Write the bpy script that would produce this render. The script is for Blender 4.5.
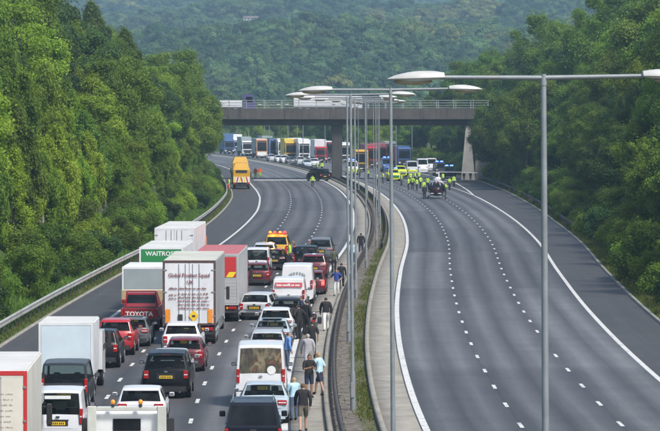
import bpy, bmesh, math, random
import numpy as np
from mathutils import Vector, Matrix, Euler
from math import radians, sin, cos, pi, atan, sqrt

for o in list(bpy.data.objects): bpy.data.objects.remove(o, do_unlink=True)
random.seed(7); rng = np.random.default_rng(11)
SC = bpy.context.scene
COL = SC.collection

# ------------------------------------------------------------------ camera, sky, sun, exposure
F = 3550.0          # focal length in photo pixels (660 wide)
EYE = 11.7          # eye height above the carriageway, m
HOR = 107.0         # photo row of the horizon
cd = bpy.data.cameras.new('camera'); cam = bpy.data.objects.new('camera', cd); COL.objects.link(cam)
cd.sensor_width = 36.0; cd.lens = 36.0 * F / 660.0; cd.clip_start = 1.0; cd.clip_end = 30000.0
cam.location = (0, 0, EYE); cam.rotation_euler = (radians(90) - atan((215.5 - HOR) / F), 0, 0)
SC.camera = cam

SUN_EL, SUN_AZ = radians(52), radians(138)     # azimuth clockwise from +Y: to the right and behind the camera
w = bpy.data.worlds.new('World'); SC.world = w; w.use_nodes = True
nt = w.node_tree; bg = nt.nodes['Background']
sky = nt.nodes.new('ShaderNodeTexSky'); sky.sky_type = 'NISHITA'; sky.sun_disc = False
sky.sun_elevation = SUN_EL; sky.sun_rotation = SUN_AZ
sky.air_density = 1.0; sky.dust_density = 2.5; sky.ozone_density = 1.0
nt.links.new(sky.outputs[0], bg.inputs[0]); bg.inputs[1].default_value = 0.125
sd = bpy.data.lights.new('sun', 'SUN'); sun = bpy.data.objects.new('sun', sd); COL.objects.link(sun)
sd.energy = 2.9; sd.angle = radians(10); sd.color = (1.0, 0.95, 0.87)
sv = Vector((sin(SUN_AZ) * cos(SUN_EL), cos(SUN_AZ) * cos(SUN_EL), sin(SUN_EL)))
sun.rotation_euler = (-sv).to_track_quat('-Z', 'Y').to_euler(); sun.location = (0, -40, 80)
vs = SC.view_settings; vs.view_transform = 'Standard'; vs.look = 'None'; vs.exposure = 0.6; vs.gamma = 1.0
vs.use_curve_mapping = False
SC.render.engine = 'CYCLES'

# ------------------------------------------------------------------ plan of the road (median centre line), metres
_CP = [(-90,12.4),(-60,10.4),(0,6.8),(57,3.5),(97,1.7),(135,.85),(165,.8),(199,1.2),(250,2.4),(308,4.15),(367,5.05),
       (420,5.1),(459,4.7),(510,3.6),(551,2.1),(600,-.2),(634,-2.2),(700,-7.2),(760,-13),(831,-21.5),(950,-40),
       (1100,-70),(1300,-125),(1500,-190)]
_cx = np.array([p[0] for p in _CP], float); _cy = np.array([p[1] for p in _CP], float)
def _pchip(x, y):
    h = np.diff(x); s = np.diff(y) / h; m = np.zeros_like(y)
    m[1:-1] = (s[:-1]*h[1:] + s[1:]*h[:-1]) / (h[:-1] + h[1:]); m[0] = s[0]; m[-1] = s[-1]
    return m
_cm = _pchip(_cx, _cy)
_CC = {}
def C(Y):
    k = round(float(Y)*20)
    if k not in _CC: _CC[k] = _C(k/20)
    return _CC[k]
def _C(Y):
    Y = min(max(Y, -90), 1500); i = int(min(max(np.searchsorted(_cx, Y) - 1, 0), len(_cx) - 2))
    h = _cx[i+1] - _cx[i]; t = (Y - _cx[i]) / h
    return float((2*t**3-3*t*t+1)*_cy[i] + (t**3-2*t*t+t)*h*_cm[i] + (-2*t**3+3*t*t)*_cy[i+1] + (t**3-t*t)*h*_cm[i+1])
def dC(Y): return (C(Y + 2) - C(Y - 2)) / 4
def RE(Y): return float(np.interp(Y, [150,267,360,446,577,700,900], [16.5,17.2,17.8,19.2,22.2,21.5,17.5]))   # outer edge, right
def LE(Y): return -float(np.interp(Y, [220,460,550,700], [16.9,17.3,18.3,17.4]))                              # outer edge, left
def px(x, y): p = (y - HOR) / EYE; return ((x - 330) / p, F / p)
def pxd(x, d): return (x - 330) * d / F

# scratch scene in which modifiers and text are turned into meshes (removed at the end)
TMP = bpy.data.scenes.new('scratch')
def bake(o):
    TMP.collection.objects.link(o); TMP.view_layers[0].update(); dg = TMP.view_layers[0].depsgraph
    me = bpy.data.meshes.new_from_object(o.evaluated_get(dg)); bpy.data.objects.remove(o, do_unlink=True); return me

# ------------------------------------------------------------------ mesh helpers
def fast_mesh(name, v, f, smooth=False):
    v = np.ascontiguousarray(v, np.float32); f = np.ascontiguousarray(f, np.int32); k = f.shape[1]
    me = bpy.data.meshes.new(name); me.vertices.add(len(v)); me.vertices.foreach_set('co', v.ravel())
    me.loops.add(f.size); me.loops.foreach_set('vertex_index', f.ravel())
    me.polygons.add(len(f)); me.polygons.foreach_set('loop_start', np.arange(0, f.size, k, dtype=np.int32))
    if smooth: me.polygons.foreach_set('use_smooth', np.ones(len(f), bool))
    me.update(calc_edges=True); return me
def link(name, me, mat=None, parent=None):
    o = bpy.data.objects.new(name, me); COL.objects.link(o)
    if mat is not None and me is not None and not me.materials: me.materials.append(mat)
    if parent: o.parent = parent
    return o
def tag(o, label=None, cat=None, group=None, kind=None):
    if label: o['label'] = label
    if cat: o['category'] = cat
    if group: o['group'] = group
    if kind: o['kind'] = kind
    return o
def thing(name, label, cat, loc=(0,0,0), rz=0, group=None):
    o = bpy.data.objects.new(name, None); COL.objects.link(o); o.empty_display_size = .3
    o.location = loc; o.rotation_euler = (0, 0, rz); return tag(o, label, cat, group)
def copy_tree(o, parent=None):
    c = o.copy(); COL.objects.link(c); c.parent = parent
    for ch in list(o.children): copy_tree(ch, c)
    return c

class MB:
    def __init__(s): s.v = []; s.f = []
    def add(s, vs, fs):
        n = len(s.v); s.v += [tuple(p) for p in vs]; s.f += [tuple(i + n for i in q) for q in fs]; return s
    def box(s, x0, x1, y0, y1, z0, z1):
        return s.add([(x0,y0,z0),(x1,y0,z0),(x1,y1,z0),(x0,y1,z0),(x0,y0,z1),(x1,y0,z1),(x1,y1,z1),(x0,y1,z1)],
                     [(3,2,1,0),(4,5,6,7),(0,1,5,4),(1,2,6,5),(2,3,7,6),(3,0,4,7)])
    def cbox(s, x0, x1, y0, y1, z0, z1, b):
        lo = (x0,y0,z0); hi = (x1,y1,z1); V = []; idx = {}
        for sx in (0,1):
            for sy in (0,1):
                for sz in (0,1):
                    c = [hi[i] if q else lo[i] for i, q in enumerate((sx,sy,sz))]
                    d = [-b if q else b for q in (sx,sy,sz)]
                    for a in range(3):
                        p = [c[i] + (0 if i == a else d[i]) for i in range(3)]
                        idx[(sx,sy,sz,a)] = len(V); V.append(p)
        Fs = []
        for a in range(3):
            u, w_ = [i for i in range(3) if i != a]
            for sd_ in (0,1):
                q = []
                for (su, sw) in ((0,0),(1,0),(1,1),(0,1)):
                    k = [0,0,0]; k[a] = sd_; k[u] = su; k[w_] = sw; q.append(idx[(*k, a)])
                flip = (sd_ == 0) ^ (a == 1)
                Fs.append(tuple(reversed(q)) if flip else tuple(q))
        for a in range(3):      # edges along axis a
            u, w_ = [i for i in range(3) if i != a]
            for su in (0,1):
                for sw in (0,1):
                    k0 = [0,0,0]; k1 = [0,0,0]; k0[u] = k1[u] = su; k0[w_] = k1[w_] = sw; k0[a] = 0; k1[a] = 1
                    Fs.append((idx[(*k0,u)], idx[(*k1,u)], idx[(*k1,w_)], idx[(*k0,w_)]))
        for sx in (0,1):
            for sy in (0,1):
                for sz in (0,1): Fs.append(tuple(idx[(sx,sy,sz,a)] for a in range(3)))
        return s.add(V, Fs)
    def tube(s, p0, p1, r0, r1=None, n=8, cap=True):
        r1 = r0 if r1 is None else r1
        p0 = Vector(p0); p1 = Vector(p1); d = (p1 - p0).normalized()
        a = d.orthogonal().normalized(); b = d.cross(a)
        V = [p0 + (a*cos(2*pi*i/n) + b*sin(2*pi*i/n))*r0 for i in range(n)] + [p1 + (a*cos(2*pi*i/n) + b*sin(2*pi*i/n))*r1 for i in range(n)]
        Fs = [(i, (i+1) % n, n+(i+1) % n, n+i) for i in range(n)]
        if cap: Fs += [tuple(reversed(range(n))), tuple(range(n, 2*n))]
        return s.add(V, Fs)
    def path(s, pts, rs, n=8):
        for i in range(len(pts)-1):
            r0 = rs if not hasattr(rs, '__len__') else rs[i]; r1 = rs if not hasattr(rs, '__len__') else rs[i+1]
            s.tube(pts[i], pts[i+1], r0, r1, n)
        return s
    def ell(s, c, r, nu=10, nv=7, zmin=-1.0):
        V = []; Fs = []
        for j in range(nv+1):
            t = -pi/2 + pi*j/nv
            for i in range(nu):
                a = 2*pi*i/nu; V.append((c[0]+r[0]*cos(t)*cos(a), c[1]+r[1]*cos(t)*sin(a), c[2]+r[2]*max(sin(t), zmin)))
        for j in range(nv):
            for i in range(nu): Fs.append((j*nu+i, j*nu+(i+1) % nu, (j+1)*nu+(i+1) % nu, (j+1)*nu+i))
        return s.add(V, Fs)
    def prism(s, poly, x0, x1):          # polygon in (y,z), extruded in x
        n = len(poly)
        V = [(x0, y, z) for y, z in poly] + [(x1, y, z) for y, z in poly]
        Fs = [(i, (i+1) % n, n+(i+1) % n, n+i) for i in range(n)] + [tuple(reversed(range(n))), tuple(range(n, 2*n))]
        return s.add(V, Fs)
    def disc_x(s, x0, x1, y, z, r, n=16): return s.tube((x0,y,z), (x1,y,z), r, r, n)
    def mesh(s, name, smooth=None):
        me = bpy.data.meshes.new(name); me.from_pydata(s.v, [], s.f)
        bm = bmesh.new(); bm.from_mesh(me)
        if len(s.v) > 60: bmesh.ops.remove_doubles(bm, verts=bm.verts, dist=1e-5)
        bmesh.ops.recalc_face_normals(bm, faces=bm.faces); bm.to_mesh(me); bm.free()
        if smooth:
            me.polygons.foreach_set('use_smooth', np.ones(len(me.polygons), bool)); me.set_sharp_from_angle(angle=radians(smooth))
        return me
    def build(s, name, mat, parent=None, smooth=None): return link(name, s.mesh(name, smooth), mat, parent)

# ------------------------------------------------------------------ materials
MATS = {}
def _new(name):
    m = bpy.data.materials.new(name); m.use_nodes = True; n = m.node_tree; return m, n, n.nodes['Principled BSDF']
def N(n, t, **kw):
    a = n.nodes.new(t)
    for k, v in kw.items(): setattr(a, k, v)
    return a
def mix(n, a, b, fac, mode='MIX'):
    m = N(n, 'ShaderNodeMix', data_type='RGBA', blend_type=mode)
    for i, v in ((6, a), (7, b), (0, fac)):
        if isinstance(v, (tuple, list)): m.inputs[i].default_value = (*v[:3], 1)
        elif isinstance(v, (int, float)): m.inputs[i].default_value = v
        else: n.links.new(v, m.inputs[i])
    return m.outputs[2]
def mul(n, a, b, op='MULTIPLY'):
    m = N(n, 'ShaderNodeMath', operation=op)
    for i, v in ((0, a), (1, b)):
        if isinstance(v, (int, float)): m.inputs[i].default_value = v
        else: n.links.new(v, m.inputs[i])
    return m.outputs[0]
def noise(n, vec, scale, detail=4, rough=.55):
    t = N(n, 'ShaderNodeTexNoise'); t.inputs['Scale'].default_value = scale; t.inputs['Detail'].default_value = detail
    t.inputs['Roughness'].default_value = rough
    if vec is not None: n.links.new(vec, t.inputs['Vector'])
    return t.outputs[0]
def ramp(n, fac, stops):
    r = N(n, 'ShaderNodeValToRGB'); e = r.color_ramp.elements
    while len(e) < len(stops): e.new(.5)
    for i, (p, c) in enumerate(stops):
        e[i].position = p; e[i].color = (*c, 1) if hasattr(c, '__len__') else (c, c, c, 1)
    n.links.new(fac, r.inputs[0]); return r.outputs[0]
def pm(name, col, rough=.5, metal=0.0, var=.12, scale=6.0, bump=0.0, coat=0.0, dirt=None, spec=None):
    if name in MATS: return MATS[name]
    m, n, b = _new(name); tc = N(n, 'ShaderNodeTexCoord').outputs['Object']
    f = noise(n, tc, scale, 5)
    lo = tuple(c*(1-var) for c in col); hi = tuple(min(1, c*(1+var)) for c in col)
    base = ramp(n, f, [(.3, lo), (.7, hi)])
    if dirt:
        f2 = noise(n, tc, scale*.35, 6, .65); k = ramp(n, f2, [(.45, 0.0), (.75, 1.0)]); base = mix(n, base, dirt[0], mul(n, k, dirt[1]))
    n.links.new(base, b.inputs['Base Color'])
    n.links.new(mul(n, f, 1.0), b.inputs['Roughness']); b.inputs['Roughness'].default_value = rough
    for l in list(n.links):
        if l.to_socket == b.inputs['Roughness']: n.links.remove(l)
    r2 = ramp(n, noise(n, tc, scale*2.3, 3), [(.2, max(0.03, rough*.8)), (.8, min(1, rough*1.2))]); n.links.new(r2, b.inputs['Roughness'])
    b.inputs['Metallic'].default_value = metal
    if coat: b.inputs['Coat Weight'].default_value = coat; b.inputs['Coat Roughness'].default_value = .08
    if bump:
        bp = N(n, 'ShaderNodeBump'); bp.inputs['Strength'].default_value = bump; bp.inputs['Distance'].default_value = .02
        n.links.new(noise(n, tc, scale*6, 5), bp.inputs['Height']); n.links.new(bp.outputs[0], b.inputs['Normal'])
    if spec is not None: b.inputs['Specular IOR Level'].default_value = spec
    MATS[name] = m; return m
def paint(name, col):
    d = tuple(.5*c + (.03 if max(col) > .1 else .008) for c in col); return pm('paint_' + name, col, .32, 0.0, .05, 2.0, 0, .5 if max(col) > .1 else .06, (d, .35), None if max(col) > .1 else .22)
def emit(name, col, power):
    if name in MATS: return MATS[name]
    m, n, b = _new(name); b.inputs['Base Color'].default_value = (*col, 1); b.inputs['Emission Color'].default_value = (*col, 1)
    b.inputs['Emission Strength'].default_value = power; MATS[name] = m; return m
def glass_mat():
    if 'glass' in MATS: return MATS['glass']
    m, n, b = _new('glass'); tc = N(n, 'ShaderNodeTexCoord').outputs['Object']
    n.links.new(ramp(n, noise(n, tc, 1.3, 2), [(.35, (.005,.006,.007)), (.7, (.018,.022,.025))]), b.inputs['Base Color'])
    b.inputs['Roughness'].default_value = .06; b.inputs['IOR'].default_value = 1.33; b.inputs['Specular IOR Level'].default_value = .4; MATS['glass'] = m; return m

GLASS = glass_mat()
def tinted_glass():
    m, n, b = _new('tinted_glass'); b.inputs['Base Color'].default_value = (.008,.010,.011,1); b.inputs['Roughness'].default_value = .05; b.inputs['IOR'].default_value = 1.45
    tr = N(n, 'ShaderNodeBsdfTransparent'); tr.inputs[0].default_value = (.62,.70,.68,1); ms = N(n, 'ShaderNodeMixShader'); ms.inputs[0].default_value = .62
    n.links.new(b.outputs[0], ms.inputs[1]); n.links.new(tr.outputs[0], ms.inputs[2]); n.links.new(ms.outputs[0], n.nodes['Material Output'].inputs[0]); return m
GLASST = tinted_glass()
RUBBER = pm('tyre_rubber', (.018,.018,.019), .85, 0, .2, 20)
ALLOY = pm('alloy', (.42,.43,.45), .35, .8, .1, 9)
BLACKP = pm('black_plastic', (.025,.025,.027), .55, 0, .2, 9)
CHROME = pm('chrome', (.6,.61,.63), .18, 1.0, .05, 9)
TAILRED = pm('tail_lamp_red', (.35,.012,.012), .2, 0, .1, 9, 0, .5)
CLEARL = pm('lamp_clear', (.7,.72,.75), .15, 0, .08, 9, 0, .5)
AMBER = pm('lamp_amber', (.8,.28,.02), .25, 0, .1, 9, 0, .4)
PLATEY = pm('plate_yellow', (.80,.52,.02), .45, 0, .06, 20)
PLATEW = pm('plate_white', (.75,.76,.74), .45, 0, .06, 20)
INK = pm('ink_dark', (.03,.03,.035), .6, 0, .1, 30)
STEEL = pm('galvanised_steel', (.36,.38,.39), .45, .55, .14, 3, 0, 0, ((.16,.15,.13), .5))
LAMPPOST = pm('lamp_post_steel', (.26,.29,.31), .55, .3, .12, 2.5, 0, 0, ((.14,.15,.15), .6))
def asphalt(name, dark, lane0=None, lanew=3.7, streak=.5, patches=True):
    m, n, b = _new(name); uv = N(n, 'ShaderNodeUVMap').outputs[0]
    sx = N(n, 'ShaderNodeSeparateXYZ'); n.links.new(uv, sx.inputs[0]); o, s = sx.outputs[0], sx.outputs[1]
    # fine grain + long worn bands along the wheel tracks
    geo = N(n, 'ShaderNodeNewGeometry').outputs['Position']
    grain = noise(n, geo, 7, 6, .8); blot = noise(n, geo, .35, 5, .6)
    cmb = N(n, 'ShaderNodeCombineXYZ'); n.links.new(o, cmb.inputs[0]); n.links.new(mul(n, s, .02), cmb.inputs[1])
    lng = noise(n, cmb.outputs[0], 1.6, 5, .6)
    val = mul(n, ramp(n, grain, [(.3, .70), (.7, 1.30)]), ramp(n, blot, [(.3, .88), (.7, 1.1)]))
    val = mul(n, val, ramp(n, lng, [(.3, .84), (.7, 1.16)]))
    if lane0 is not None:
        wob = mul(n, mul(n, noise(n, cmb.outputs[0], .8, 2), .5, 'SUBTRACT'), .5)
        t = mul(n, mul(n, mul(n, mul(n, o, lane0, 'SUBTRACT'), wob, 'ADD'), 1/lanew), 1.0, 'MODULO')
        t = mul(n, mul(n, t, 1.0, 'ADD'), 1.0, 'MODULO')
        band = ramp(n, t, [(0, .38), (.018, .56), (.12, .78), (.26, 1.42), (.40, .95), (.5, .56), (.6, .95), (.75, 1.42), (.9, .78), (.985, .58), (1, .40)])
        one = ramp(n, t, [(0, 1.0), (1, 1.0)])
        val = mul(n, val, mix(n, one, band, streak))
    if patches:
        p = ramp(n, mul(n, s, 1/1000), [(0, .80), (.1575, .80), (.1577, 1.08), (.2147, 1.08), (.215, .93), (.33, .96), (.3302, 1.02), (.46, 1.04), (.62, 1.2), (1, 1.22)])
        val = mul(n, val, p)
        # transverse joints, re-laid panels of slightly different age and oily drips
        jl = N(n, 'ShaderNodeMath', operation='PINGPONG'); n.links.new(s, jl.inputs[0]); jl.inputs[1].default_value = 28.6
        val = mul(n, val, ramp(n, mul(n, jl.outputs[0], .1), [(.0, .7), (.012, .7), (.016, 1.35), (.03, 1.3), (.036, 1.0), (1, 1.0)]))
        cell = N(n, 'ShaderNodeCombineXYZ'); n.links.new(mul(n, mul(n, mul(n, o, lane0 or 0, 'SUBTRACT'), 1/lanew), 0, 'FLOOR'), cell.inputs[0]); n.links.new(mul(n, mul(n, s, 1/57.2), 0, 'FLOOR'), cell.inputs[1])
        wn = N(n, 'ShaderNodeTexWhiteNoise', noise_dimensions='2D'); n.links.new(cell.outputs[0], wn.inputs['Vector'])
        val = mul(n, val, ramp(n, wn.outputs['Value'], [(0, .74), (1, 1.18)]))
        dr = noise(n, geo, 1.1, 6, .75); val = mul(n, val, ramp(n, dr, [(.24, .62), (.36, 1.0), (1, 1.0)]))
        ck = N(n, 'ShaderNodeTexVoronoi', feature='DISTANCE_TO_EDGE'); cm = N(n, 'ShaderNodeCombineXYZ'); n.links.new(mul(n, o, .45), cm.inputs[0]); n.links.new(mul(n, s, .045), cm.inputs[1])
        n.links.new(cm.outputs[0], ck.inputs['Vector']); ck.inputs['Scale'].default_value = 1.0
        val = mul(n, val, ramp(n, ck.outputs['Distance'], [(0, .90), (.006, .95), (.01, 1.0), (1, 1.0)]))
    tint = ramp(n, blot, [(.3, (dark[0]*1.0, dark[1], dark[2]*1.03)), (.7, (dark[0]*1.05, dark[1]*1.02, dark[2]*.98))])
    c = N(n, 'ShaderNodeVectorMath', operation='SCALE'); n.links.new(tint, c.inputs[0]); n.links.new(val, c.inputs['Scale'])
    n.links.new(c.outputs[0], b.inputs['Base Color'])
    b.inputs['Roughness'].default_value = .62; b.inputs['Specular IOR Level'].default_value = .35
    bp = N(n, 'ShaderNodeBump'); bp.inputs['Strength'].default_value = .35; bp.inputs['Distance'].default_value = .01
    n.links.new(noise(n, geo, 40, 3), bp.inputs['Height']); n.links.new(bp.outputs[0], b.inputs['Normal'])
    return m
def worn_paint():
    m, n, b = _new('road_paint'); geo = N(n, 'ShaderNodeNewGeometry').outputs['Position']
    f = noise(n, geo, 2.2, 6, .7); n.links.new(ramp(n, f, [(.34, (.16,.16,.16)), (.44, (.55,.55,.53)), (.62, (.62,.62,.59))]), b.inputs['Base Color'])
    b.inputs['Roughness'].default_value = .6; return m
def concrete(name, col, sc=1.0, stain=.5):
    m, n, b = _new(name); geo = N(n, 'ShaderNodeNewGeometry').outputs['Position']
    f = noise(n, geo, .5*sc, 6, .65); g = noise(n, geo, 14*sc, 4, .6)
    c = ramp(n, f, [(.3, tuple(k*(1-.35*stain) for k in col)), (.65, tuple(k*1.12 for k in col))])
    mp = N(n, 'ShaderNodeMapping'); mp.inputs['Scale'].default_value = (1.6, 1.6, .12); n.links.new(geo, mp.inputs[0])
    st = noise(n, mp.outputs[0], .9*sc, 4, .6)
    c = mix(n, c, tuple(k*.45 for k in col), mul(n, ramp(n, st, [(.5, 0.0), (.72, 1.0)]), stain*.85))
    c = mix(n, c, tuple(k*.6 for k in col), mul(n, ramp(n, g, [(.5, 0.0), (.8, 1.0)]), .5))
    n.links.new(c, b.inputs['Base Color']); b.inputs['Roughness'].default_value = .85
    bp = N(n, 'ShaderNodeBump'); bp.inputs['Strength'].default_value = .3; n.links.new(g, bp.inputs['Height']); n.links.new(bp.outputs[0], b.inputs['Normal'])
    return m
def ground_mat():
    m, n, b = _new('ground_cover'); geo = N(n, 'ShaderNodeNewGeometry').outputs['Position']
    a = noise(n, geo, .08, 6, .6); g = noise(n, geo, 1.5, 6, .7)
    c = ramp(n, a, [(.3, (.035,.065,.018)), (.55, (.06,.10,.025)), (.75, (.11,.13,.045))])
    c = mix(n, c, (.10,.085,.05), mul(n, ramp(n, g, [(.5, 0.0), (.75, 1.0)]), .6))
    n.links.new(c, b.inputs['Base Color']); b.inputs['Roughness'].default_value = .95; b.inputs['Specular IOR Level'].default_value = .1
    return m
def leaf_mat(name, c0, c1, c2, trans=.5):
    m, n, b = _new(name)
    at = N(n, 'ShaderNodeAttribute', attribute_name='tint'); oi = N(n, 'ShaderNodeObjectInfo')
    c = ramp(n, at.outputs['Fac'], [(0, c0), (.5, c1), (1, c2)])
    hs = N(n, 'ShaderNodeHueSaturation'); n.links.new(c, hs.inputs['Color'])
    mr = N(n, 'ShaderNodeMapRange'); n.links.new(oi.outputs['Random'], mr.inputs[0]); mr.inputs[3].default_value = .476; mr.inputs[4].default_value = .508
    n.links.new(mr.outputs[0], hs.inputs['Hue'])
    r2 = mul(n, mul(n, oi.outputs['Random'], 7.31), 1.0, 'MODULO')
    mv = N(n, 'ShaderNodeMapRange'); n.links.new(r2, mv.inputs[0]); mv.inputs[3].default_value = .68; mv.inputs[4].default_value = 1.32
    n.links.new(mv.outputs[0], hs.inputs['Value'])
    n.links.new(hs.outputs[0], b.inputs['Base Color']); b.inputs['Roughness'].default_value = .55
    b.inputs['Specular IOR Level'].default_value = .3
    tr = N(n, 'ShaderNodeBsdfTranslucent'); n.links.new(mix(n, hs.outputs[0], (1.0, 1.0, .35), 1.0, 'MULTIPLY'), tr.inputs[0])
    ms = N(n, 'ShaderNodeMixShader'); ms.inputs[0].default_value = trans
    out = n.nodes['Material Output']
    n.links.new(b.outputs[0], ms.inputs[1]); n.links.new(tr.outputs[0], ms.inputs[2]); n.links.new(ms.outputs[0], out.inputs[0])
    return m
BARK = pm('bark', (.10,.085,.07), .9, 0, .35, 4, .6)
BARKP = pm('bark_pale', (.32,.30,.27), .85, 0, .35, 4, .4)
LEAF = {'light': leaf_mat('leaf_light', (.135,.232,.019), (.205,.34,.030), (.29,.42,.056)),
        'mid': leaf_mat('leaf_mid', (.076,.155,.020), (.125,.23,.030), (.19,.30,.046)),
        'dark': leaf_mat('leaf_dark', (.034,.085,.026), (.058,.130,.036), (.10,.185,.048)),
        'gold': leaf_mat('leaf_gold', (.12,.14,.02), (.20,.20,.03), (.28,.24,.05))}
CONC = concrete('concrete_pale', (.29,.275,.235), 1, .8); CONCD = concrete('concrete_dark', (.15,.135,.12))
CONCW = concrete('concrete_wall', (.28,.27,.245))
WPAINT = worn_paint()
# ------------------------------------------------------------------ terrain
def hill(X, Y):
    z = np.interp(Y, [0,900,1000,1150,1500,2000,2500,3200,4200,5500,7000,9500], [0,0,1,7,24,40,62,92,150,215,235,235])
    k = np.clip((np.asarray(Y) - 950) / 700, 0, 1)
    und = 5*np.sin(X*.0105+Y*.0031) + 4*np.sin(X*.021-Y*.0071+1) + 3*np.sin(X*.004+Y*.013+2) + 11*np.sin(Y*.0085 + X*.006) + 6*np.sin(Y*.0042 - X*.004)
    return z + und*k
def bank(e, Y, side):
    if side < 0: h = np.interp(Y, [0,680,860], [8.8,8.8,1.5])
    else: h = np.interp(Y, [0,600,760], [9.2,9.2,1.8])
    t = np.clip((e - 1.6) / 15.0, 0, 1); return h * t*t*(3-2*t)
def ground_z(X, Y):
    o = X - C(min(Y, 1240)); l, r = LE(Y), RE(Y)
    z = float(hill(X, Y))
    if o > r: z += float(bank(o - r, Y, 1))
    elif o < l: z += float(bank(l - o, Y, -1))
    return z
def build_ground():
    es = [0,.5,1.6,3,5,7.5,10,13,16.6,22,30,45,70,110,170,260,400,600,900,1400,2200,3500]
    rows = list(np.arange(-80, 1000, 8)) + list(np.arange(1000, 9601, 50))
    V = []; nc = 2*len(es) + 2
    for Y in rows:
        c = C(min(Y, 1240)); l, r = LE(Y), RE(Y)
        for e in reversed(es): V.append((c+l-e, Y, float(hill(c+l-e, Y) + bank(e, Y, -1)) + (.03 if e < .6 else 0)))
        V.append((c+l+.05, Y, -.25 + float(hill(c, Y)))); V.append((c+r-.05, Y, -.25 + float(hill(c, Y))))
        for e in es: V.append((c+r+e, Y, float(hill(c+r+e, Y) + bank(e, Y, 1)) + (.03 if e < .6 else 0)))
    R = len(rows); i = np.arange(R-1)[:,None]*nc + np.arange(nc-1)[None,:]; i = i.ravel()
    f = np.stack([i, i+1, i+nc+1, i+nc], 1)
    return tag(link('ground', fast_mesh('ground', V, f, True), ground_mat()), kind='structure')
build_ground()

def ribbon(name, fl, fr, y0, y1, z, mat, step=4.0, nx=2, kind='structure', parent=None, thick=0):
    ys = np.arange(y0, y1 + .01, step); V = []; U = []
    for Y in ys:
        c = C(Y); a = fl(Y) if callable(fl) else fl; b = fr(Y) if callable(fr) else fr
        for k in range(nx+1):
            o = a + (b-a)*k/nx; V.append((c+o, Y, z)); U.append((o, Y))
    n = nx + 1; i = (np.arange(len(ys)-1)[:,None]*n + np.arange(nx)[None,:]).ravel()
    f = np.stack([i, i+1, i+n+1, i+n], 1)
    if thick:
        b0 = len(V); V2 = [(x, y, z - thick) for x, y, z in V]; V += V2; U += U
        L = np.arange(len(ys)-1)*n; Rr = L + nx
        f = np.concatenate([f, np.stack([L, L+n, L+n+b0, L+b0], 1), np.stack([Rr+n, Rr, Rr+b0, Rr+n+b0], 1),
                            np.array([[k+1, k, k+b0, k+1+b0] for k in range(nx)])])
    me = fast_mesh(name, V, f); uvl = me.uv_layers.new(name='UVMap')
    lv = np.empty(len(me.loops), np.int32); me.loops.foreach_get('vertex_index', lv)
    uvl.data.foreach_set('uv', np.array(U, np.float32)[lv].ravel())
    o = link(name, me, mat, parent)
    if kind: o['kind'] = kind
    return o
def LL(Y): return -float(np.interp(Y, [150,400,460,515,560,700], [13.45,13.5,13.9,14.6,14.8,14.2]))
def RL(Y): return float(np.interp(Y, [150,250,400,460,900], [13.5,13.9,14.3,14.6,14.6]))
Y0, Y1 = -60, 1040
AL = asphalt('asphalt_lanes_left', (.082,.085,.088), -13.45, 3.68, .75)
AR = asphalt('asphalt_lanes_right', (.092,.097,.102), 2.4, 3.72, .8)
AS = asphalt('asphalt_shoulder', (.056,.056,.056), None, 1, 0, False)
MED = .95; WALK = 2.36
road_l = ribbon('road', LL, -WALK, Y0, Y1, 0, AL, nx=6)
road_r = ribbon('road', WALK, RL, Y0, Y1, 0, AR, nx=6)
ribbon('hard_shoulder', LE, lambda Y: LL(Y) , Y0, Y1, -.003, AS)
ribbon('hard_shoulder', RL, RE, Y0, Y1, -.003, AS)
ribbon('walkway', -WALK, -MED, Y0, Y1, .03, CONC, thick=.2)
ribbon('walkway', MED, WALK, Y0, Y1, .03, CONC, thick=.2)
def kerb_line(off, w_, h, y0, y1, mat, name, label):
    return tag(ribbon(name, off - w_/2, off + w_/2, y0, y1, h, mat, kind=None, thick=h + .15), label, 'kerb')
kerb_line(-MED, .2, .22, Y0, Y1, CONC, 'kerb', 'pale concrete kerb beside the walkway where people stand')
kerb_line(MED, .2, .2, Y0, Y1, CONC, 'kerb', 'pale concrete kerb between weedy median and empty carriageway')
tag(ribbon('edge_kerb', lambda Y: RE(Y)-.02, lambda Y: RE(Y)+.16, Y0, 640, .1, CONC, kind=None, thick=.3), 'low concrete edging along the empty carriageway hard shoulder', 'kerb')
tag(ribbon('edge_kerb', lambda Y: LE(Y)-.16, lambda Y: LE(Y)+.02, Y0, 640, .07, CONC, kind=None, thick=.3), 'low concrete edging along the left hard shoulder', 'kerb')
# median fill: rubble on the left, weedy soil on the right
def rubble_mat():
    m, n, b = _new('median_rubble'); geo = N(n, 'ShaderNodeNewGeometry').outputs['Position']
    v = N(n, 'ShaderNodeTexVoronoi'); v.inputs['Scale'].default_value = 5.0; n.links.new(geo, v.inputs['Vector'])
    c = ramp(n, v.outputs['Color'], [(.1, (.05,.045,.04)), (.9, (.20,.175,.145))])
    uv = N(n, 'ShaderNodeUVMap').outputs[0]; sx = N(n, 'ShaderNodeSeparateXYZ'); n.links.new(uv, sx.inputs[0])
    g = noise(n, geo, .7, 5, .65)
    k = ramp(n, mul(n, mul(n, sx.outputs[0], .7), mul(n, g, 1.0), 'ADD'), [(.5, 0.0), (.8, 1.0)])
    c = mix(n, c, ramp(n, noise(n, geo, 3, 5), [(.3, (.04,.055,.018)), (.7, (.12,.11,.045))]), k)
    n.links.new(c, b.inputs['Base Color']); b.inputs['Roughness'].default_value = .95
    bp = N(n, 'ShaderNodeBump'); bp.inputs['Strength'].default_value = .8; bp.inputs['Distance'].default_value = .05
    n.links.new(v.outputs['Distance'], bp.inputs['Height']); n.links.new(bp.outputs[0], b.inputs['Normal']); return m
ribbon('median', -MED+.1, MED-.1, Y0, Y1, .02, rubble_mat(), nx=4)

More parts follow.
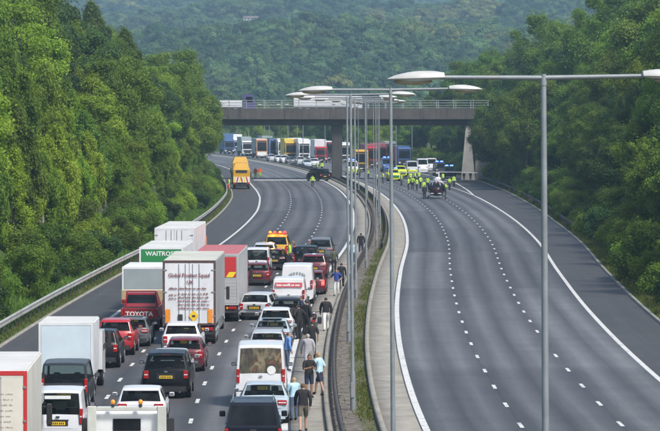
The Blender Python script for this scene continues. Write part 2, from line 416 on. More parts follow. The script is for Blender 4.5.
# painted lines
def line(off, w_, y0, y1, parent, nm='edge_line'):
    g = off if callable(off) else (lambda Y: off)
    return ribbon(nm, lambda Y: g(Y)-w_/2, lambda Y: g(Y)+w_/2, y0, y1, .004, WPAINT, kind=None, parent=parent)
line(-WALK-.22, .24, Y0, Y1, road_l); line(lambda Y: LL(Y)+.12, .22, Y0, Y1, road_l)
line(WALK+.2, .26, Y0, Y1, road_r)
line(lambda Y: RL(Y)-.12, .24, Y0, 470, road_r)
line(lambda Y: float(np.interp(Y, [470,516,561,640,800], [14.5,16.0,17.6,17.6,15])), .24, 470, 800, road_r)
line(lambda Y: 14.45, .14, 474, 800, road_r)
dm = MB().box(-.075, .075, -1.0, 1.0, 0, .004).mesh('lane_dash'); dm.materials.append(WPAINT)
dms = MB().box(-.05, .05, -.06, .06, 0, .02).mesh('road_stud'); dms.materials.append(PLATEW)
for (o, par, ph) in ((-6.07, road_l, 3), (-9.77, road_l, 5), (6.1, road_r, 1.2), (9.82, road_r, 1.8)):
    Y = 30 + ph
    while Y < 860:
        d = bpy.data.objects.new('lane_dash', dm); COL.objects.link(d); d.parent = par
        d.location = (C(Y)+o, Y, .003); d.rotation_euler = (0, 0, -atan(dC(Y)))
        Y += 9.0
# pale strip, lighter than the asphalt, across the left carriageway under the bridge
tag(ribbon('pale_strip', -13.6, -2.7, 566, 572, .004, concrete('strip_pale', (.5,.5,.49)), step=2, kind=None), 'pale strip across the left carriageway under the bridge', 'strip')

# ------------------------------------------------------------------ safety barriers
def barrier(name, off, y0, y1, label, mat, post_step=2.4, h=.68, postm=None, side=1, depth=.30):
    Yc = (y0+y1)/2; root = thing(name, label, 'barrier', (C(y0)+off(y0), y0, 0))
    ox, oy = root.location.x, root.location.y
    ys = np.arange(y0, y1+.1, 3.0)
    prof = [(-.02, -depth/2), (.05, -depth*.32), (.0, -depth*.12), (.0, depth*.12), (.05, depth*.32), (-.02, depth/2)]
    prof = prof + [(p[0]-.05, p[1]) for p in reversed(prof)]
    V = []; n = len(prof)
    for Y in ys:
        for (px_, pz) in prof: V.append((C(Y)+off(Y)+px_*side-ox, Y-oy, h-depth/2+pz+ground_level(Y, off)))
    i = (np.arange(len(ys)-1)[:,None]*n + np.arange(n)[None,:]); j = (np.arange(len(ys)-1)[:,None]*n + ((np.arange(n)+1) % n)[None,:])
    f = np.stack([i.ravel(), j.ravel(), (j+n).ravel(), (i+n).ravel()], 1)
    me = fast_mesh('beam', V, f); me.materials.append(mat); link('beam', me, None, root)
    pmh = MB().box(-.05, .05, -.06, .06, -.25, h-.06).mesh('post'); pmh.materials.append(postm or mat)
    for Y in np.arange(y0+.6, y1, post_step):
        p = bpy.data.objects.new('post', pmh); COL.objects.link(p); p.parent = root
        p.location = (C(Y)+off(Y)-.09*side-ox, Y-oy, ground_level(Y, off)); p.rotation_euler = (0, 0, -atan(dC(Y)))
    return root
def ground_level(Y, off):
    o = off(Y); e = max(LE(Y)-o, o-RE(Y), 0); return .03
PALEST = pm('barrier_beam_steel', (.46,.47,.46), .5, .25, .12, 1.2, 0, 0, ((.22,.20,.17), .6))
RUSTST = pm('barrier_weathered', (.085,.08,.075), .7, .3, .25, 2, 0, 0, ((.12,.07,.04), .4))
barrier('crash_barrier', lambda Y: LE(Y)-.75, 90, 620, 'long pale steel crash barrier below the trees of the left embankment', PALEST, postm=RUSTST, side=1, depth=.36, h=.78)
barrier('crash_barrier', lambda Y: RE(Y)+.7, 335, 610, 'steel crash barrier on the right verge before the bridge', RUSTST, side=-1)
barrier('median_barrier', lambda Y: -MED+.32, 40, 700, 'dark weathered crash barrier along the left side of the median', RUSTST, side=-1, h=.62, depth=.36)
barrier('median_barrier', lambda Y: MED-.30, 290, 700, 'dark crash barrier along the right side of the far median', RUSTST, side=1, h=.55)

# ------------------------------------------------------------------ lamp columns down the median
def luminaire_mesh():
    V = []; Fs = []; n = 10; st = 9
    for i in range(st):
        t = i/(st-1); x = t*.92
        wv = .17*(sin(pi*min(max(t*.82+.16, 0), 1))**.55); hv = .115*(sin(pi*min(max(t*.80+.20, 0), 1))**.7)
        for k in range(n):
            a = pi*k/(n-1); V.append((x, wv*cos(a), .0 + hv*sin(a) - .02*t))
        for k in range(4):
            a = wv*(-1 + 2*(k+.5)/4); V.append((x, a, -.055*sin(pi*min(1, t*.9+.08))-.02*t))
    m_ = n+4
    for i in range(st-1):
        for k in range(m_): Fs.append((i*m_+k, i*m_+(k+1) % m_, (i+1)*m_+(k+1) % m_, (i+1)*m_+k))
    Fs += [tuple(range(m_)), tuple(range((st-1)*m_, st*m_))]
    b = MB(); b.add(V, Fs); return b
LUMW = pm('luminaire_shell', (.48,.49,.48), .45, 0, .08, 4, 0, 0, ((.3,.29,.26), .5))
LENS = pm('luminaire_lens', (.34,.30,.22), .2, 0, .1, 8)
def make_lamp():
    r = thing('street_lamp', 'x', 'street lamp', (0,0,0), 0, 'double-armed lamp columns along the median')
    Hh = 12.15
    MB().tube((0,0,-.1), (0,0,1.5), .105, .10, 14).build('column_base', LAMPPOST, r, 40)
    MB().tube((0,0,1.5), (0,0,Hh-.02), .070, .045, 14).build('column', LAMPPOST, r, 40)
    MB().box(-.07, .07, -.135, -.12, .5, 1.1).build('access_door', STEEL, r)
    for s in (-1, 1):
        a = MB(); a.tube((0,0,Hh), (s*1.68,0,Hh+.02), .040, .032, 10); a.build('arm', LAMPPOST, r, 40)
        lm = luminaire_mesh(); lm.v = [(s*(x+1.60), y*1.0, z+Hh+.02) for x, y, z in lm.v]
        L = lm.build('luminaire', LUMW, r, 50)
        g = MB().ell((s*2.1, 0, Hh-.045), (.32, .11, .06), 12, 6); g.build('lens', LENS, L, 60)
    MB().tube((0,0,Hh-.12), (0,0,Hh+.06), .055, .045, 12).build('bracket_cap', LAMPPOST, r, 40)
    return r
lamp0 = make_lamp()
lamp_ys = [57.0, 97.0] + [136.5 + 40*k for k in range(11)] + [576.0+36, 690, 760]
words = ['nearest', 'second nearest', 'third nearest', 'fourth nearest', 'fifth nearest', 'sixth nearest', 'seventh nearest', 'eighth nearest', 'ninth nearest', 'tenth nearest']
for i, Y in enumerate(lamp_ys):
    r = lamp0 if i == 0 else copy_tree(lamp0)
    offs = 0.05 if i else 0.02
    r.location = (C(Y)+offs, Y, .02); r.rotation_euler = (0, radians(-.45), -atan(dC(Y)))
    if i == 0: r['label'] = 'nearest double-armed grey lamp column standing large in front of the empty carriageway'
    elif i < 8: r['label'] = '%s double-armed grey lamp column along the median' % words[i]
    else: r['label'] = 'distant double-armed grey lamp column in the row towards the bridge'
# slim far columns beyond the bridge on the outer verge
for k, (x, d) in enumerate(((288,800),(303,760),(396,640),(412,700))):
    t = thing('lamp_post', 'slim grey lamp post seen under the bridge, %s' % ['leftmost of four', 'second from left', 'third from left', 'rightmost of four'][k], 'lamp post', (pxd(x,d), d, ground_z(pxd(x,d), d)), 0, 'slim posts beyond the bridge')
    MB().tube((0,0,-.2), (0,0,10), .1, .06, 8).build('column', LAMPPOST, t)
    MB().tube((0,0,10), (-1.2,0,10.2), .05, .04, 6).build('arm', LAMPPOST, t)
    MB().ell((-1.5,0,10.2), (.4,.14,.1), 8, 5).build('luminaire', LUMW, t)

# ------------------------------------------------------------------ bridge
BY = 570.0
br = thing('road_bridge', 'long grey concrete bridge on a central pier crossing above both carriageways', 'bridge', (0, BY, 0))
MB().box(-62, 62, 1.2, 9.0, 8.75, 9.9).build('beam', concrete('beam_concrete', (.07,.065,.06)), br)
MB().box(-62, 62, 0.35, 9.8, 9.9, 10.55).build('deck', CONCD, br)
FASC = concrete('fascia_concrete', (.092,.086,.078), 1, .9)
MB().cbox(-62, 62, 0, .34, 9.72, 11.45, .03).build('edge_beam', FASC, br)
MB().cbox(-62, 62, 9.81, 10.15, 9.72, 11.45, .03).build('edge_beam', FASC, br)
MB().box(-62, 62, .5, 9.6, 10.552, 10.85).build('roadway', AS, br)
pstm = MB().box(-.06, .06, -.07, .07, 11.4, 12.85).mesh('parapet_post'); pstm.materials.append(STEEL)
for yy in (.17, 9.98):
    for x in np.arange(-61, 61.5, 2.8):
        p = bpy.data.objects.new('parapet_post', pstm); COL.objects.link(p); p.parent = br; p.location = (x, yy, 0)
    for zz in (12.78, 12.38, 11.98, 11.62): MB().box(-61.6, 61.6, yy-.035, yy+.035, zz-.045, zz+.045).build('parapet_rail', STEEL, br)
jm = MB().box(-.05, .05, -.012, .0, 9.75, 11.43).mesh('deck_joint'); jm.materials.append(BLACKP)
for x in np.arange(-58, 60, 7.25):
    q = bpy.data.objects.new('deck_joint', jm); COL.objects.link(q); q.parent = br; q.location = (x, 0, 0)
pc = C(BY) - .15
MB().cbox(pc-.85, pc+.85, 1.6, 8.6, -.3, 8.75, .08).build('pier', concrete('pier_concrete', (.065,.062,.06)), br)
# right abutment: sloping buttress and wing wall in pale concrete
xr = 21.0
MB().add([(xr,-.5,-.3),(xr+2.3,-.9,-.3),(xr+2.3,1.1,-.3),(xr,1.1,-.3),(xr+.85,.9,8.7),(xr+1.5,.9,8.7),(xr+1.5,1.1,8.7),(xr+.85,1.1,8.7)],
         [(0,1,5,4),(1,2,6,5),(2,3,7,6),(3,0,4,7),(4,5,6,7),(3,2,1,0)]).build('buttress', CONCW, br)
MB().prism([(1.12,-.3),(9.2,-.3),(9.2,8.74),(1.12,8.74)], xr+1.0, xr+2.0).build('abutment_wall', CONCW, br)
MB().add([(xr+2.35,.2,-.3),(xr+4.4,.2,-.3),(xr+4.4,.7,-.3),(xr+2.35,.7,-.3),(xr+2.35,.2,6.6),(xr+4.4,.2,5.3),(xr+4.4,.7,5.3),(xr+2.35,.7,6.6)],
         [(0,1,5,4),(1,2,6,5),(2,3,7,6),(3,0,4,7),(4,5,6,7),(3,2,1,0)]).build('wing_wall', CONCW, br)
xl = -22.5
MB().prism([(1.0,-.3),(9.2,-.3),(9.2,8.74),(1.0,8.74)], xl-1.0, xl).build('abutment_wall', CONCW, br)
# ------------------------------------------------------------------ trees
def quads(cen, nrm, size, elong, rg, droop=0.0):
    n = len(cen); up = np.tile(np.array([0,0,1.0]), (n,1)) + rg.normal(0, .6 if droop == 0 else .25, (n,3))
    nrm = nrm / np.linalg.norm(nrm, axis=1, keepdims=True)
    a = np.cross(nrm, up); a /= np.linalg.norm(a, axis=1, keepdims=True) + 1e-9
    b = np.cross(nrm, a)
    if droop == 0:
        th = rg.uniform(0, 2*pi, n)[:,None]; a, b = a*np.cos(th)+b*np.sin(th), b*np.cos(th)-a*np.sin(th)
    s = size[:,None]
    P = np.stack([cen - a*s*.5, cen + b*s*elong*.55, cen + a*s*.5, cen - b*s*elong*.55], 1)
    bend = nrm * s * rg.uniform(-.25, .25, (n,1)); P[:,1] += bend; P[:,3] += bend
    return P.reshape(-1,3)
def crown_mesh(seed, style, h, r, n, leaf, ball=0.0):
    rg = np.random.default_rng(seed); nl = {'broad': 48, 'birch': 60, 'cone': 46, 'bush': 26}[style]
    L = []
    base = {'broad': .28, 'birch': .16, 'cone': .06, 'bush': .0}[style]*h
    for i in range(nl):
        t = rg.uniform(0, 1) ** .85; z = base + (h-base)*(.06 + .88*t)
        if style == 'cone': rr = r*(1.02 - .92*t)
        elif style == 'birch': rr = r*(sin(pi*min(1, .16+.84*t))**.7)*(1.0 - .25*t)
        else: rr = r*sin(pi*(.16+.78*t))**.6
        a = rg.uniform(0, 2*pi); q = rg.uniform(.35, 1.0); k = {'broad': .28, 'birch': .20, 'cone': .22, 'bush': .36}[style]
        L.append((rr*q*cos(a), rr*q*sin(a), z, r*k*rg.uniform(.6, 1.25)*(1-.4*t)))
    L = np.array(L); pk = rg.choice(nl, n, p=L[:,3]**2/np.sum(L[:,3]**2))
    d = rg.normal(0, 1, (n,3)); d[:,2] += .35; d /= np.linalg.norm(d, axis=1, keepdims=True)
    rad = L[pk,3] * rg.uniform(.45, 1.12, n)**.6
    st = np.array([1,1,{'broad': .8, 'birch': 1.5, 'cone': 1.15, 'bush': .85}[style]])
    cen = L[pk,:3] + d*rad[:,None]*st
    # ragged outline: long sprays that leave the lobes
    m = rg.random(n) < .16; cen[m] += d[m]*rg.uniform(.1, .9, (m.sum(),1))*np.array([1,1,1.35])*r*.17
    if style == 'birch': cen[:,2] -= .25*np.hypot(cen[:,0], cen[:,1])*rg.random(n)
    cen[:,2] = np.maximum(cen[:,2], .05)
    nr = d*.75 + rg.normal(0, .55, (n,3)) + np.array([0,0,.35])
    if ball:
        cc = cen - np.array([0,0,h*.45]); cc /= np.linalg.norm(cc, axis=1, keepdims=True); nr = nr*.6 + cc*ball
    V = quads(cen, nr, leaf*rg.uniform(.55, 1.5, n), 1.9 if style == 'birch' else 1.35, rg, 1.0 if style == 'birch' else 0)
    f = np.arange(4*n).reshape(-1,4); me = fast_mesh('crown', V, f)
    lt = rg.uniform(0, 1, nl); tint = np.clip(.55*lt[pk] + .45*rg.random(n), 0, 1).repeat(4).astype(np.float32)
    at = me.attributes.new('tint', 'FLOAT', 'POINT'); at.data.foreach_set('value', tint)
    return me, L
def trunk_mesh(L, h, r0, rg):
    b = MB(); top = Vector((rg.normal(0,.2), rg.normal(0,.2), h*.82)); mid = Vector((rg.normal(0,.15), rg.normal(0,.15), h*.4))
    b.path([(0,0,-.6), mid, top], [r0, r0*.7, r0*.15], 7)
    for i in rg.choice(len(L), min(9, len(L)), replace=False):
        x, y, z, q = L[i]; z0 = max(.3, z - .45*math.hypot(x, y) - .6); t = min(1, z0/(h*.82)); k = t*2
        p = Vector((0,0,0)).lerp(mid, min(1, k)) if k < 1 else mid.lerp(top, k-1)
        p.z = z0; b.tube(p, (x, y, z), r0*.4*(1-t*.6), r0*.08, 5)
    return b.mesh('trunk')
TV = {}
def variants(key, style, hs, rs, n, leaf, mats, bark, r0=.16):
    TV[key] = []
    for i, (h, r) in enumerate(zip(hs, rs)):
        s = abs(hash_(key)) + i; me, L = crown_mesh(s, style, h, r, n, leaf); tm = trunk_mesh(L, h, r0, np.random.default_rng(s+5))
        tm.materials.append(bark); me.materials.append(LEAF[mats[i % len(mats)]]); TV[key].append((me, tm, h, r))
def hash_(s): return sum(ord(c)*(i+3) for i, c in enumerate(s))
variants('birch', 'birch', [10.5, 9.2, 11.5], [2.5, 2.2, 2.7], 50000, .092, ['light', 'light', 'mid'], BARKP)
variants('broad', 'broad', [11, 9.5, 12.5, 10.2], [3.7, 3.3, 4.1, 3.9], 56000, .108, ['mid', 'dark', 'mid', 'dark'], BARK, .22)
variants('pale', 'broad', [9.2, 10.2], [3.0, 3.3], 46000, .10, ['light'], BARK, .18)
variants('gold', 'broad', [8.0], [2.6], 30000, .10, ['gold'], BARK, .16)
variants('cone', 'cone', [8.8, 7.4], [2.1, 1.9], 32000, .09, ['light', 'mid'], BARK, .14)
variants('bush', 'bush', [2.6, 3.4, 2.2], [1.7, 2.1, 1.5], 15000, .08, ['light', 'mid', 'dark'], BARK, .06)
NAMES = {'birch': 'birch_tree', 'broad': 'broadleaf_tree', 'pale': 'pale_broadleaf_tree', 'gold': 'yellowing_tree', 'cone': 'conical_tree', 'bush': 'shrub'}  # pale kind: the broadleaf shape in lighter leaves, species not known
def tree(key, X, Y, sc, label, group, vi=None, z=None):
    V = TV[key]; me, tm, h, r = V[random.randrange(len(V)) if vi is None else vi % len(V)]
    t = thing(NAMES[key], label, 'shrub' if key == 'bush' else 'tree', (X, Y, (ground_z(X, Y) if z is None else z) - .05), random.uniform(0, 6.28), group)
    s = sc*random.uniform(.88, 1.12); t.scale = (s*random.uniform(.92,1.1), s*random.uniform(.92,1.1), s)
    link('trunk', tm, None, t); link('crown', me, None, t); return t
def in_view(X, Y, m=14): return abs(X) < Y*.0935 + m

KIND = {'birch': 'light green feathery birch', 'broad': 'dense rounded green tree', 'pale': 'pale yellow-green leafy tree', 'gold': 'yellowing leafy tree', 'cone': 'narrow pointed green tree', 'bush': 'low leafy shrub'}
def zone(Y):
    for lim, w_ in ((235, 'nearest end'), (290, 'beside the queue'), (360, 'past the queue'), (440, 'midway to the bridge'), (540, 'by the works lorries'), (2000, 'near the bridge')):
        if Y < lim: return w_
def wood(side, rows, y_end):
    where = 'left' if side < 0 else 'right'
    for ri, (e0, step, keys, sc, ystart) in enumerate(rows):
        Y = ystart + random.uniform(0, step)
        while Y < y_end:
            e = e0 + random.uniform(-1.3, 1.3)
            X = C(Y) + ((LE(Y) - e) if side < 0 else (RE(Y) + e))
            if in_view(X, Y) and not (BY-1.5 < Y < BY+12 and True):
                k = random.choice(keys)
                pos = 'at foot of' if ri == 0 else ('on crest of' if ri >= len(rows)-2 else 'partway up')
                tree(k, X, Y, sc*random.uniform(.78, 1.15), '%s %s the %s embankment, %s' % (KIND[k], pos, where, zone(Y)), 'wood on the %s embankment: %ss %s it, %s' % (where, KIND[k], pos, zone(Y)))
            Y += step*random.uniform(.75, 1.25)
wood(-1, [(4.0, 3.6, ['bush'], .85, 165),
          (6.8, 5.2, ['birch','birch','cone','pale','birch'], .78, 175),
          (9.5, 6.2, ['birch','birch','pale','cone','birch','broad'], 1.0, 210),
          (14.5, 7.5, ['broad','birch','pale','pale','birch'], 1.08, 250),
          (20.5, 9.0, ['broad','broad','pale','birch'], 1.36, 280)], 700)
wood(1, [(3.0, 3.8, ['bush'], 1.0, 185),
         (6.2, 5.6, ['broad','broad','cone','pale','bush'], .76, 195),
         (10.5, 6.6, ['broad','broad','birch','pale'], 1.02, 220),
         (16, 8.0, ['broad','broad','pale','broad'], 1.34, 250),
         (22.5, 10.0, ['broad','broad','birch'], 1.6, 290)], 740)
for sd_, es_, y0_, y1_, w_ in ((-1, (5.2, 8.0), 500, 566, 'left'), (1, (3.4, 5.6, 8.6), 500, 566, 'right')):
    for e in es_:
        for Y in np.arange(y0_, y1_, 9.5):
            Y = min(Y + random.uniform(-2, 2), 567); X = C(Y) + ((LE(Y)-e-.6) if sd_ < 0 else (RE(Y)+e)); k = random.choice(['broad','birch','broad','cone']) if sd_ < 0 else 'broad'
            tree(k, X, Y, random.uniform(1.0, 1.35) if e > 5 else random.uniform(.85, 1.1), '%s overhanging the %s verge just before the bridge' % (KIND[k], w_), 'trees before the bridge on the %s, %ss' % (w_, KIND[k]))
for k_, (x_, d_, s_) in enumerate(((496, 556, 1.1), (503, 550, 1.25), (512, 557, 1.4))):
    tree('broad', pxd(x_, d_), d_, s_, '%s of three tall trees hiding the right end of the bridge' % ['leftmost', 'middle', 'rightmost'][k_], 'trees hiding the bridge end')
# yellowing trees that stand out
for (x, d, e, sd_, lab) in ((212/2+100*0, 300, 12, -1, 'yellowing leafy tree halfway up the left embankment'), (0, 420, 11, -1, 'small yellowing tree high on the left embankment'),
                            (0, 330, 12, 1, 'yellowing tree above the right lamp arm on the right embankment')):
    Xp = C(d) + ((LE(d)-e) if sd_ < 0 else (RE(d)+e)); tree('gold', Xp, d, 1.0, lab, 'yellowing trees')
# trees beyond the bridge, behind the stopped lorries
k = 0
for Y in np.arange(770, 1100, 20):
    for q in range(7):
        x = 205 + q*45 + random.uniform(-20, 20); d = Y + random.uniform(-6, 6); X = pxd(x, d); o = X - C(d)
        if o < RE(d) + 3.5 and o > LE(d) - 6 and d < 1020: continue
        if o <= LE(d) - 6 and d < 860: continue
        key = random.choice(['broad','broad','pale','birch','broad','gold'] if k % 5 == 0 else ['broad','broad','pale','birch']); k += 1
        tree(key, X, d, random.uniform(.75, 1.05), '%s beyond the bridge behind the stopped lorries' % KIND[key], 'trees beyond the bridge, %ss' % KIND[key])

# undergrowth along both verges and weeds in the median: grass nobody could count
def grass(name, label, pts, hgt, wid, mat, seed):
    rg = np.random.default_rng(seed); P = np.array(pts); n = len(P); a = rg.uniform(0, 2*pi, n)
    d = np.stack([np.cos(a), np.sin(a), np.zeros(n)], 1); ln = np.stack([rg.normal(0,.35,n), rg.normal(0,.35,n), np.ones(n)], 1)
    hh = (hgt*rg.uniform(.4, 1.3, n))[:,None]; ww = (wid*rg.uniform(.5, 1.4, n))[:,None]
    V = np.stack([P - d*ww, P + d*ww, P + ln*hh + d*ww*.3, P + ln*hh - d*ww*.3], 1).reshape(-1,3)
    me = fast_mesh(name, V, np.arange(4*n).reshape(-1,4)); at = me.attributes.new('tint', 'FLOAT', 'POINT')
    at.data.foreach_set('value', rg.random(n).repeat(4).astype(np.float32)); me.materials.append(mat)
    return tag(link(name, me), label, 'grass', None, 'stuff')
GRASSM = leaf_mat('verge_grass', (.06,.10,.018), (.115,.15,.03), (.22,.19,.06))
def verge(side, e0, e1, y0, y1, n, seed):
    rg = np.random.default_rng(seed); out = []
    for i in range(n):
        Y = y0 + (y1-y0)*rg.random()**1.4; e = rg.uniform(e0, e1); X = C(Y) + ((LE(Y)-e) if side < 0 else (RE(Y)+e)); out.append((X, Y, ground_z(X, Y)))
    return out
grass('verge_grass', 'yellow-green verge grass between right hard shoulder and trees', verge(1, .3, 3.4, 175, 620, 30000, 3), .26, .03, GRASSM, 4)
grass('verge_grass', 'rough green growth behind the left crash barrier', verge(-1, 1.0, 4.5, 150, 620, 26000, 5), .32, .04, LEAF['mid'], 6)
grass('verge_grass', 'dry tufts between left hard shoulder and crash barrier', verge(-1, .2, .9, 150, 560, 7000, 15), .14, .03, GRASSM, 16)
rg = np.random.default_rng(9); mp_ = []
for i in range(15000):
    Y = 115 + 480*rg.random()**1.5; o = rg.triangular(.0, .66, .82) if rg.random() < .95 else rg.uniform(-.5, .8)
    if Y < 330 and (sin(Y*.23)+sin(Y*.61+1)+rg.normal(0,.6)) < -.6: continue
    mp_.append((C(Y)+o, Y, .02))
grass('median_weeds', 'yellow-green weeds growing along the right side of the median', mp_, .11, .022, GRASSM, 10)

# ------------------------------------------------------------------ wooded hillside in the distance (a far wood that reads as one mass)
FARM = [leaf_mat('far_foliage_dark', (.022,.062,.032), (.044,.105,.048), (.085,.165,.062), .2), leaf_mat('far_foliage_mid', (.048,.110,.040), (.085,.175,.055), (.15,.25,.072), .2), leaf_mat('far_foliage_light', (.09,.14,.035), (.16,.21,.05), (.25,.28,.08), .15)]
def far_wood():
    rg = np.random.default_rng(21); P = []; Y = 1080.0
    while Y < 4900:
        sp = 7.4 + (Y-1080)*.0024; wdt = Y*.0935*1.18 + 30
        for X in np.arange(-wdt, wdt, sp): P.append((X + rg.uniform(-.45,.45)*sp, Y + rg.uniform(-.5,.5)*sp, sp))
        Y += sp
    P = np.array(P); keep = rg.random(len(P)) > .04
    for (cx, cy, rx, ry) in FIELDS: keep &= ((P[:,0]-cx)/rx)**2 + ((P[:,1]-cy)/ry)**2 > 1
    P = P[keep]; n = len(P); Z = hill(P[:,0], P[:,1]); sp = P[:,2]
    me = bpy.data.meshes.new('hillside_wood'); me.from_pydata([(x, y, z-.5) for (x, y, _), z in zip(P, Z)], [], [])
    big = rg.random(n)**2; sc = sp/9.5*(.72 + .75*big); szz = (.55 + .5*rg.random(n))*(1 + .05*(sp-7.4))
    S_ = np.stack([sc*rg.uniform(.9,1.1,n), sc*rg.uniform(.9,1.1,n), szz*(.8+.4*big)], 1).astype(np.float32)
    at = me.attributes.new('size', 'FLOAT_VECTOR', 'POINT'); at.data.foreach_set('vector', S_.ravel())
    at = me.attributes.new('turn', 'FLOAT_VECTOR', 'POINT'); at.data.foreach_set('vector', np.stack([np.zeros(n), np.zeros(n), rg.uniform(0, 6.28, n)], 1).astype(np.float32).ravel())
    patch = .5 + .28*np.sin(P[:,0]*.013+P[:,1]*.004) + .22*np.sin(P[:,0]*.037-P[:,1]*.011)
    tone = np.where(rg.random(n) < .25+.5*patch, 1, 0); tone[rg.random(n) < .02 + .22*(np.sin(P[:,0]*.021+P[:,1]*.0063+2)*np.sin(P[:,1]*.0051-P[:,0]*.009) > .62)] = 2
    for (x, y) in ((448,21),(462,20),(476,20),(487,21)):
        X, d, z = on_hill(x, y+4); tone[(np.abs(P[:,0]-X) < 9) & (np.abs(P[:,1]-d) < 60)] = 2
    idx = tone*3 + rg.integers(0, 3, n)
    at = me.attributes.new('pick', 'INT', 'POINT'); at.data.foreach_set('value', idx.astype(np.int32))
    ng = bpy.data.node_groups.new('scatter', 'GeometryNodeTree'); ng.interface.new_socket('Geometry', in_out='INPUT', socket_type='NodeSocketGeometry'); ng.interface.new_socket('Geometry', in_out='OUTPUT', socket_type='NodeSocketGeometry')
    gi = ng.nodes.new('NodeGroupInput'); go = ng.nodes.new('NodeGroupOutput'); ip = ng.nodes.new('GeometryNodeInstanceOnPoints'); jn = ng.nodes.new('GeometryNodeJoinGeometry')
    shapes = [crown_mesh(900+i, 'broad' if i < 2 else 'bush', [12, 10.5, 11][i], [5.6, 5.2, 5.8][i], 11000, .30, 1.0)[0] for i in range(3)]
    for t in reversed(range(3)):
        for i in reversed(range(3)):
            m2 = shapes[i] if t == 0 else shapes[i].copy(); m2.materials.append(FARM[t]) if t == 0 else (m2.materials.clear(), m2.materials.append(FARM[t]))
            ob = bpy.data.objects.new('far_crown', m2); oi = ng.nodes.new('GeometryNodeObjectInfo'); oi.inputs['Object'].default_value = ob; oi.inputs['As Instance'].default_value = True
            ng.links.new(oi.outputs['Geometry'], jn.inputs[0])
    def named(nm, ty):
        q = ng.nodes.new('GeometryNodeInputNamedAttribute'); q.data_type = ty; q.inputs['Name'].default_value = nm; return [s for s in q.outputs if s.enabled][0]
    ng.links.new(gi.outputs[0], ip.inputs['Points']); ng.links.new(jn.outputs[0], ip.inputs['Instance']); ip.inputs['Pick Instance'].default_value = True
    ng.links.new(named('pick', 'INT'), ip.inputs['Instance Index']); ng.links.new(named('turn', 'FLOAT_VECTOR'), ip.inputs['Rotation']); ng.links.new(named('size', 'FLOAT_VECTOR'), ip.inputs['Scale'])
    ng.links.new(ip.outputs[0], go.inputs[0])
    o = tag(link('hillside_wood', me), 'dense wooded hillside fading to blue in the distance', 'wood', None, 'stuff'); md = o.modifiers.new('scatter', 'NODES'); md.node_group = ng
    return o
def on_hill(x, y):          # pixel row to a point on the hill, by marching down the sight line
    for d in np.arange(1000, 6500, 10):
        X = pxd(x, d); z = EYE + (HOR - y)*d/F
        if hill(X, d) >= z: return X, float(d), float(hill(X, d))
    return pxd(x, 4000), 4000.0, float(hill(pxd(x, 4000), 4000))
HOUSES = [(251, 17, 12, 'white house on the wooded hillside, top left of centre')]
FIELDS = [(pxd(232, 1150)-6, 1150, 26, 60)]
hpos = []
for (x, y, L, lab) in HOUSES:
    X, d, z = on_hill(x, y + 6); hpos.append((X, d, z, L, lab)); FIELDS.append((X, d-60, 11, 80))
far_wood()
WALLW = pm('house_render', (.72,.70,.66), .8, 0, .1, .5); ROOFT = pm('roof_tile', (.16,.13,.12), .8, 0, .2, 2)
for (X, d, z, L, lab) in hpos:
    t = thing('house', lab, 'house', (X, d, z-.4), random.uniform(-.3, .3), 'houses on the hillside'); t.scale = (.8, .7, .5)
    MB().box(-L/2, L/2, -3.5, 3.5, 0, 6.2).build('wall', WALLW, t)
    rf = MB().add([(-L/2-.4,-4,6.2),(L/2+.4,-4,6.2),(L/2+.4,4,6.2),(-L/2-.4,4,6.2),(-L/2-.4,0,9),(L/2+.4,0,9)], [(0,1,5,4),(2,3,4,5),(0,4,3),(1,2,5),(3,2,1,0)]).build('roof', ROOFT, t)
    MB().box(L*.3, L*.3+.8, -.4, .4, 8.2, 10).build('chimney', ROOFT, rf)
    for xx in np.linspace(-L/2+1.6, L/2-1.6, 4):
        for zz in (1.2, 4.0): MB().box(xx-.6, xx+.6, -3.56, -3.48, zz, zz+1.3).build('window', GLASS, t)
# ------------------------------------------------------------------ lettering
def lettering(txt, size, mat, parent, loc, rot=(pi/2,0,0), sx=1.0, bold=0.0):
    cu = bpy.data.curves.new('lettering', 'FONT'); cu.body = txt; cu.size = size; cu.align_x = 'CENTER'; cu.align_y = 'CENTER'; cu.extrude = .002; cu.offset = bold; cu.resolution_u = 2
    me = bake(bpy.data.objects.new('lettering_src', cu))
    me.materials.clear(); q = link('lettering', me, mat, parent); q.location = loc; q.rotation_euler = rot; q.scale = (sx, 1, 1); return q
WHITEINK = pm('ink_white', (.8,.8,.78), .5, 0, .04, 20)
REDINK = pm('ink_red', (.5,.03,.03), .5, 0, .08, 20)

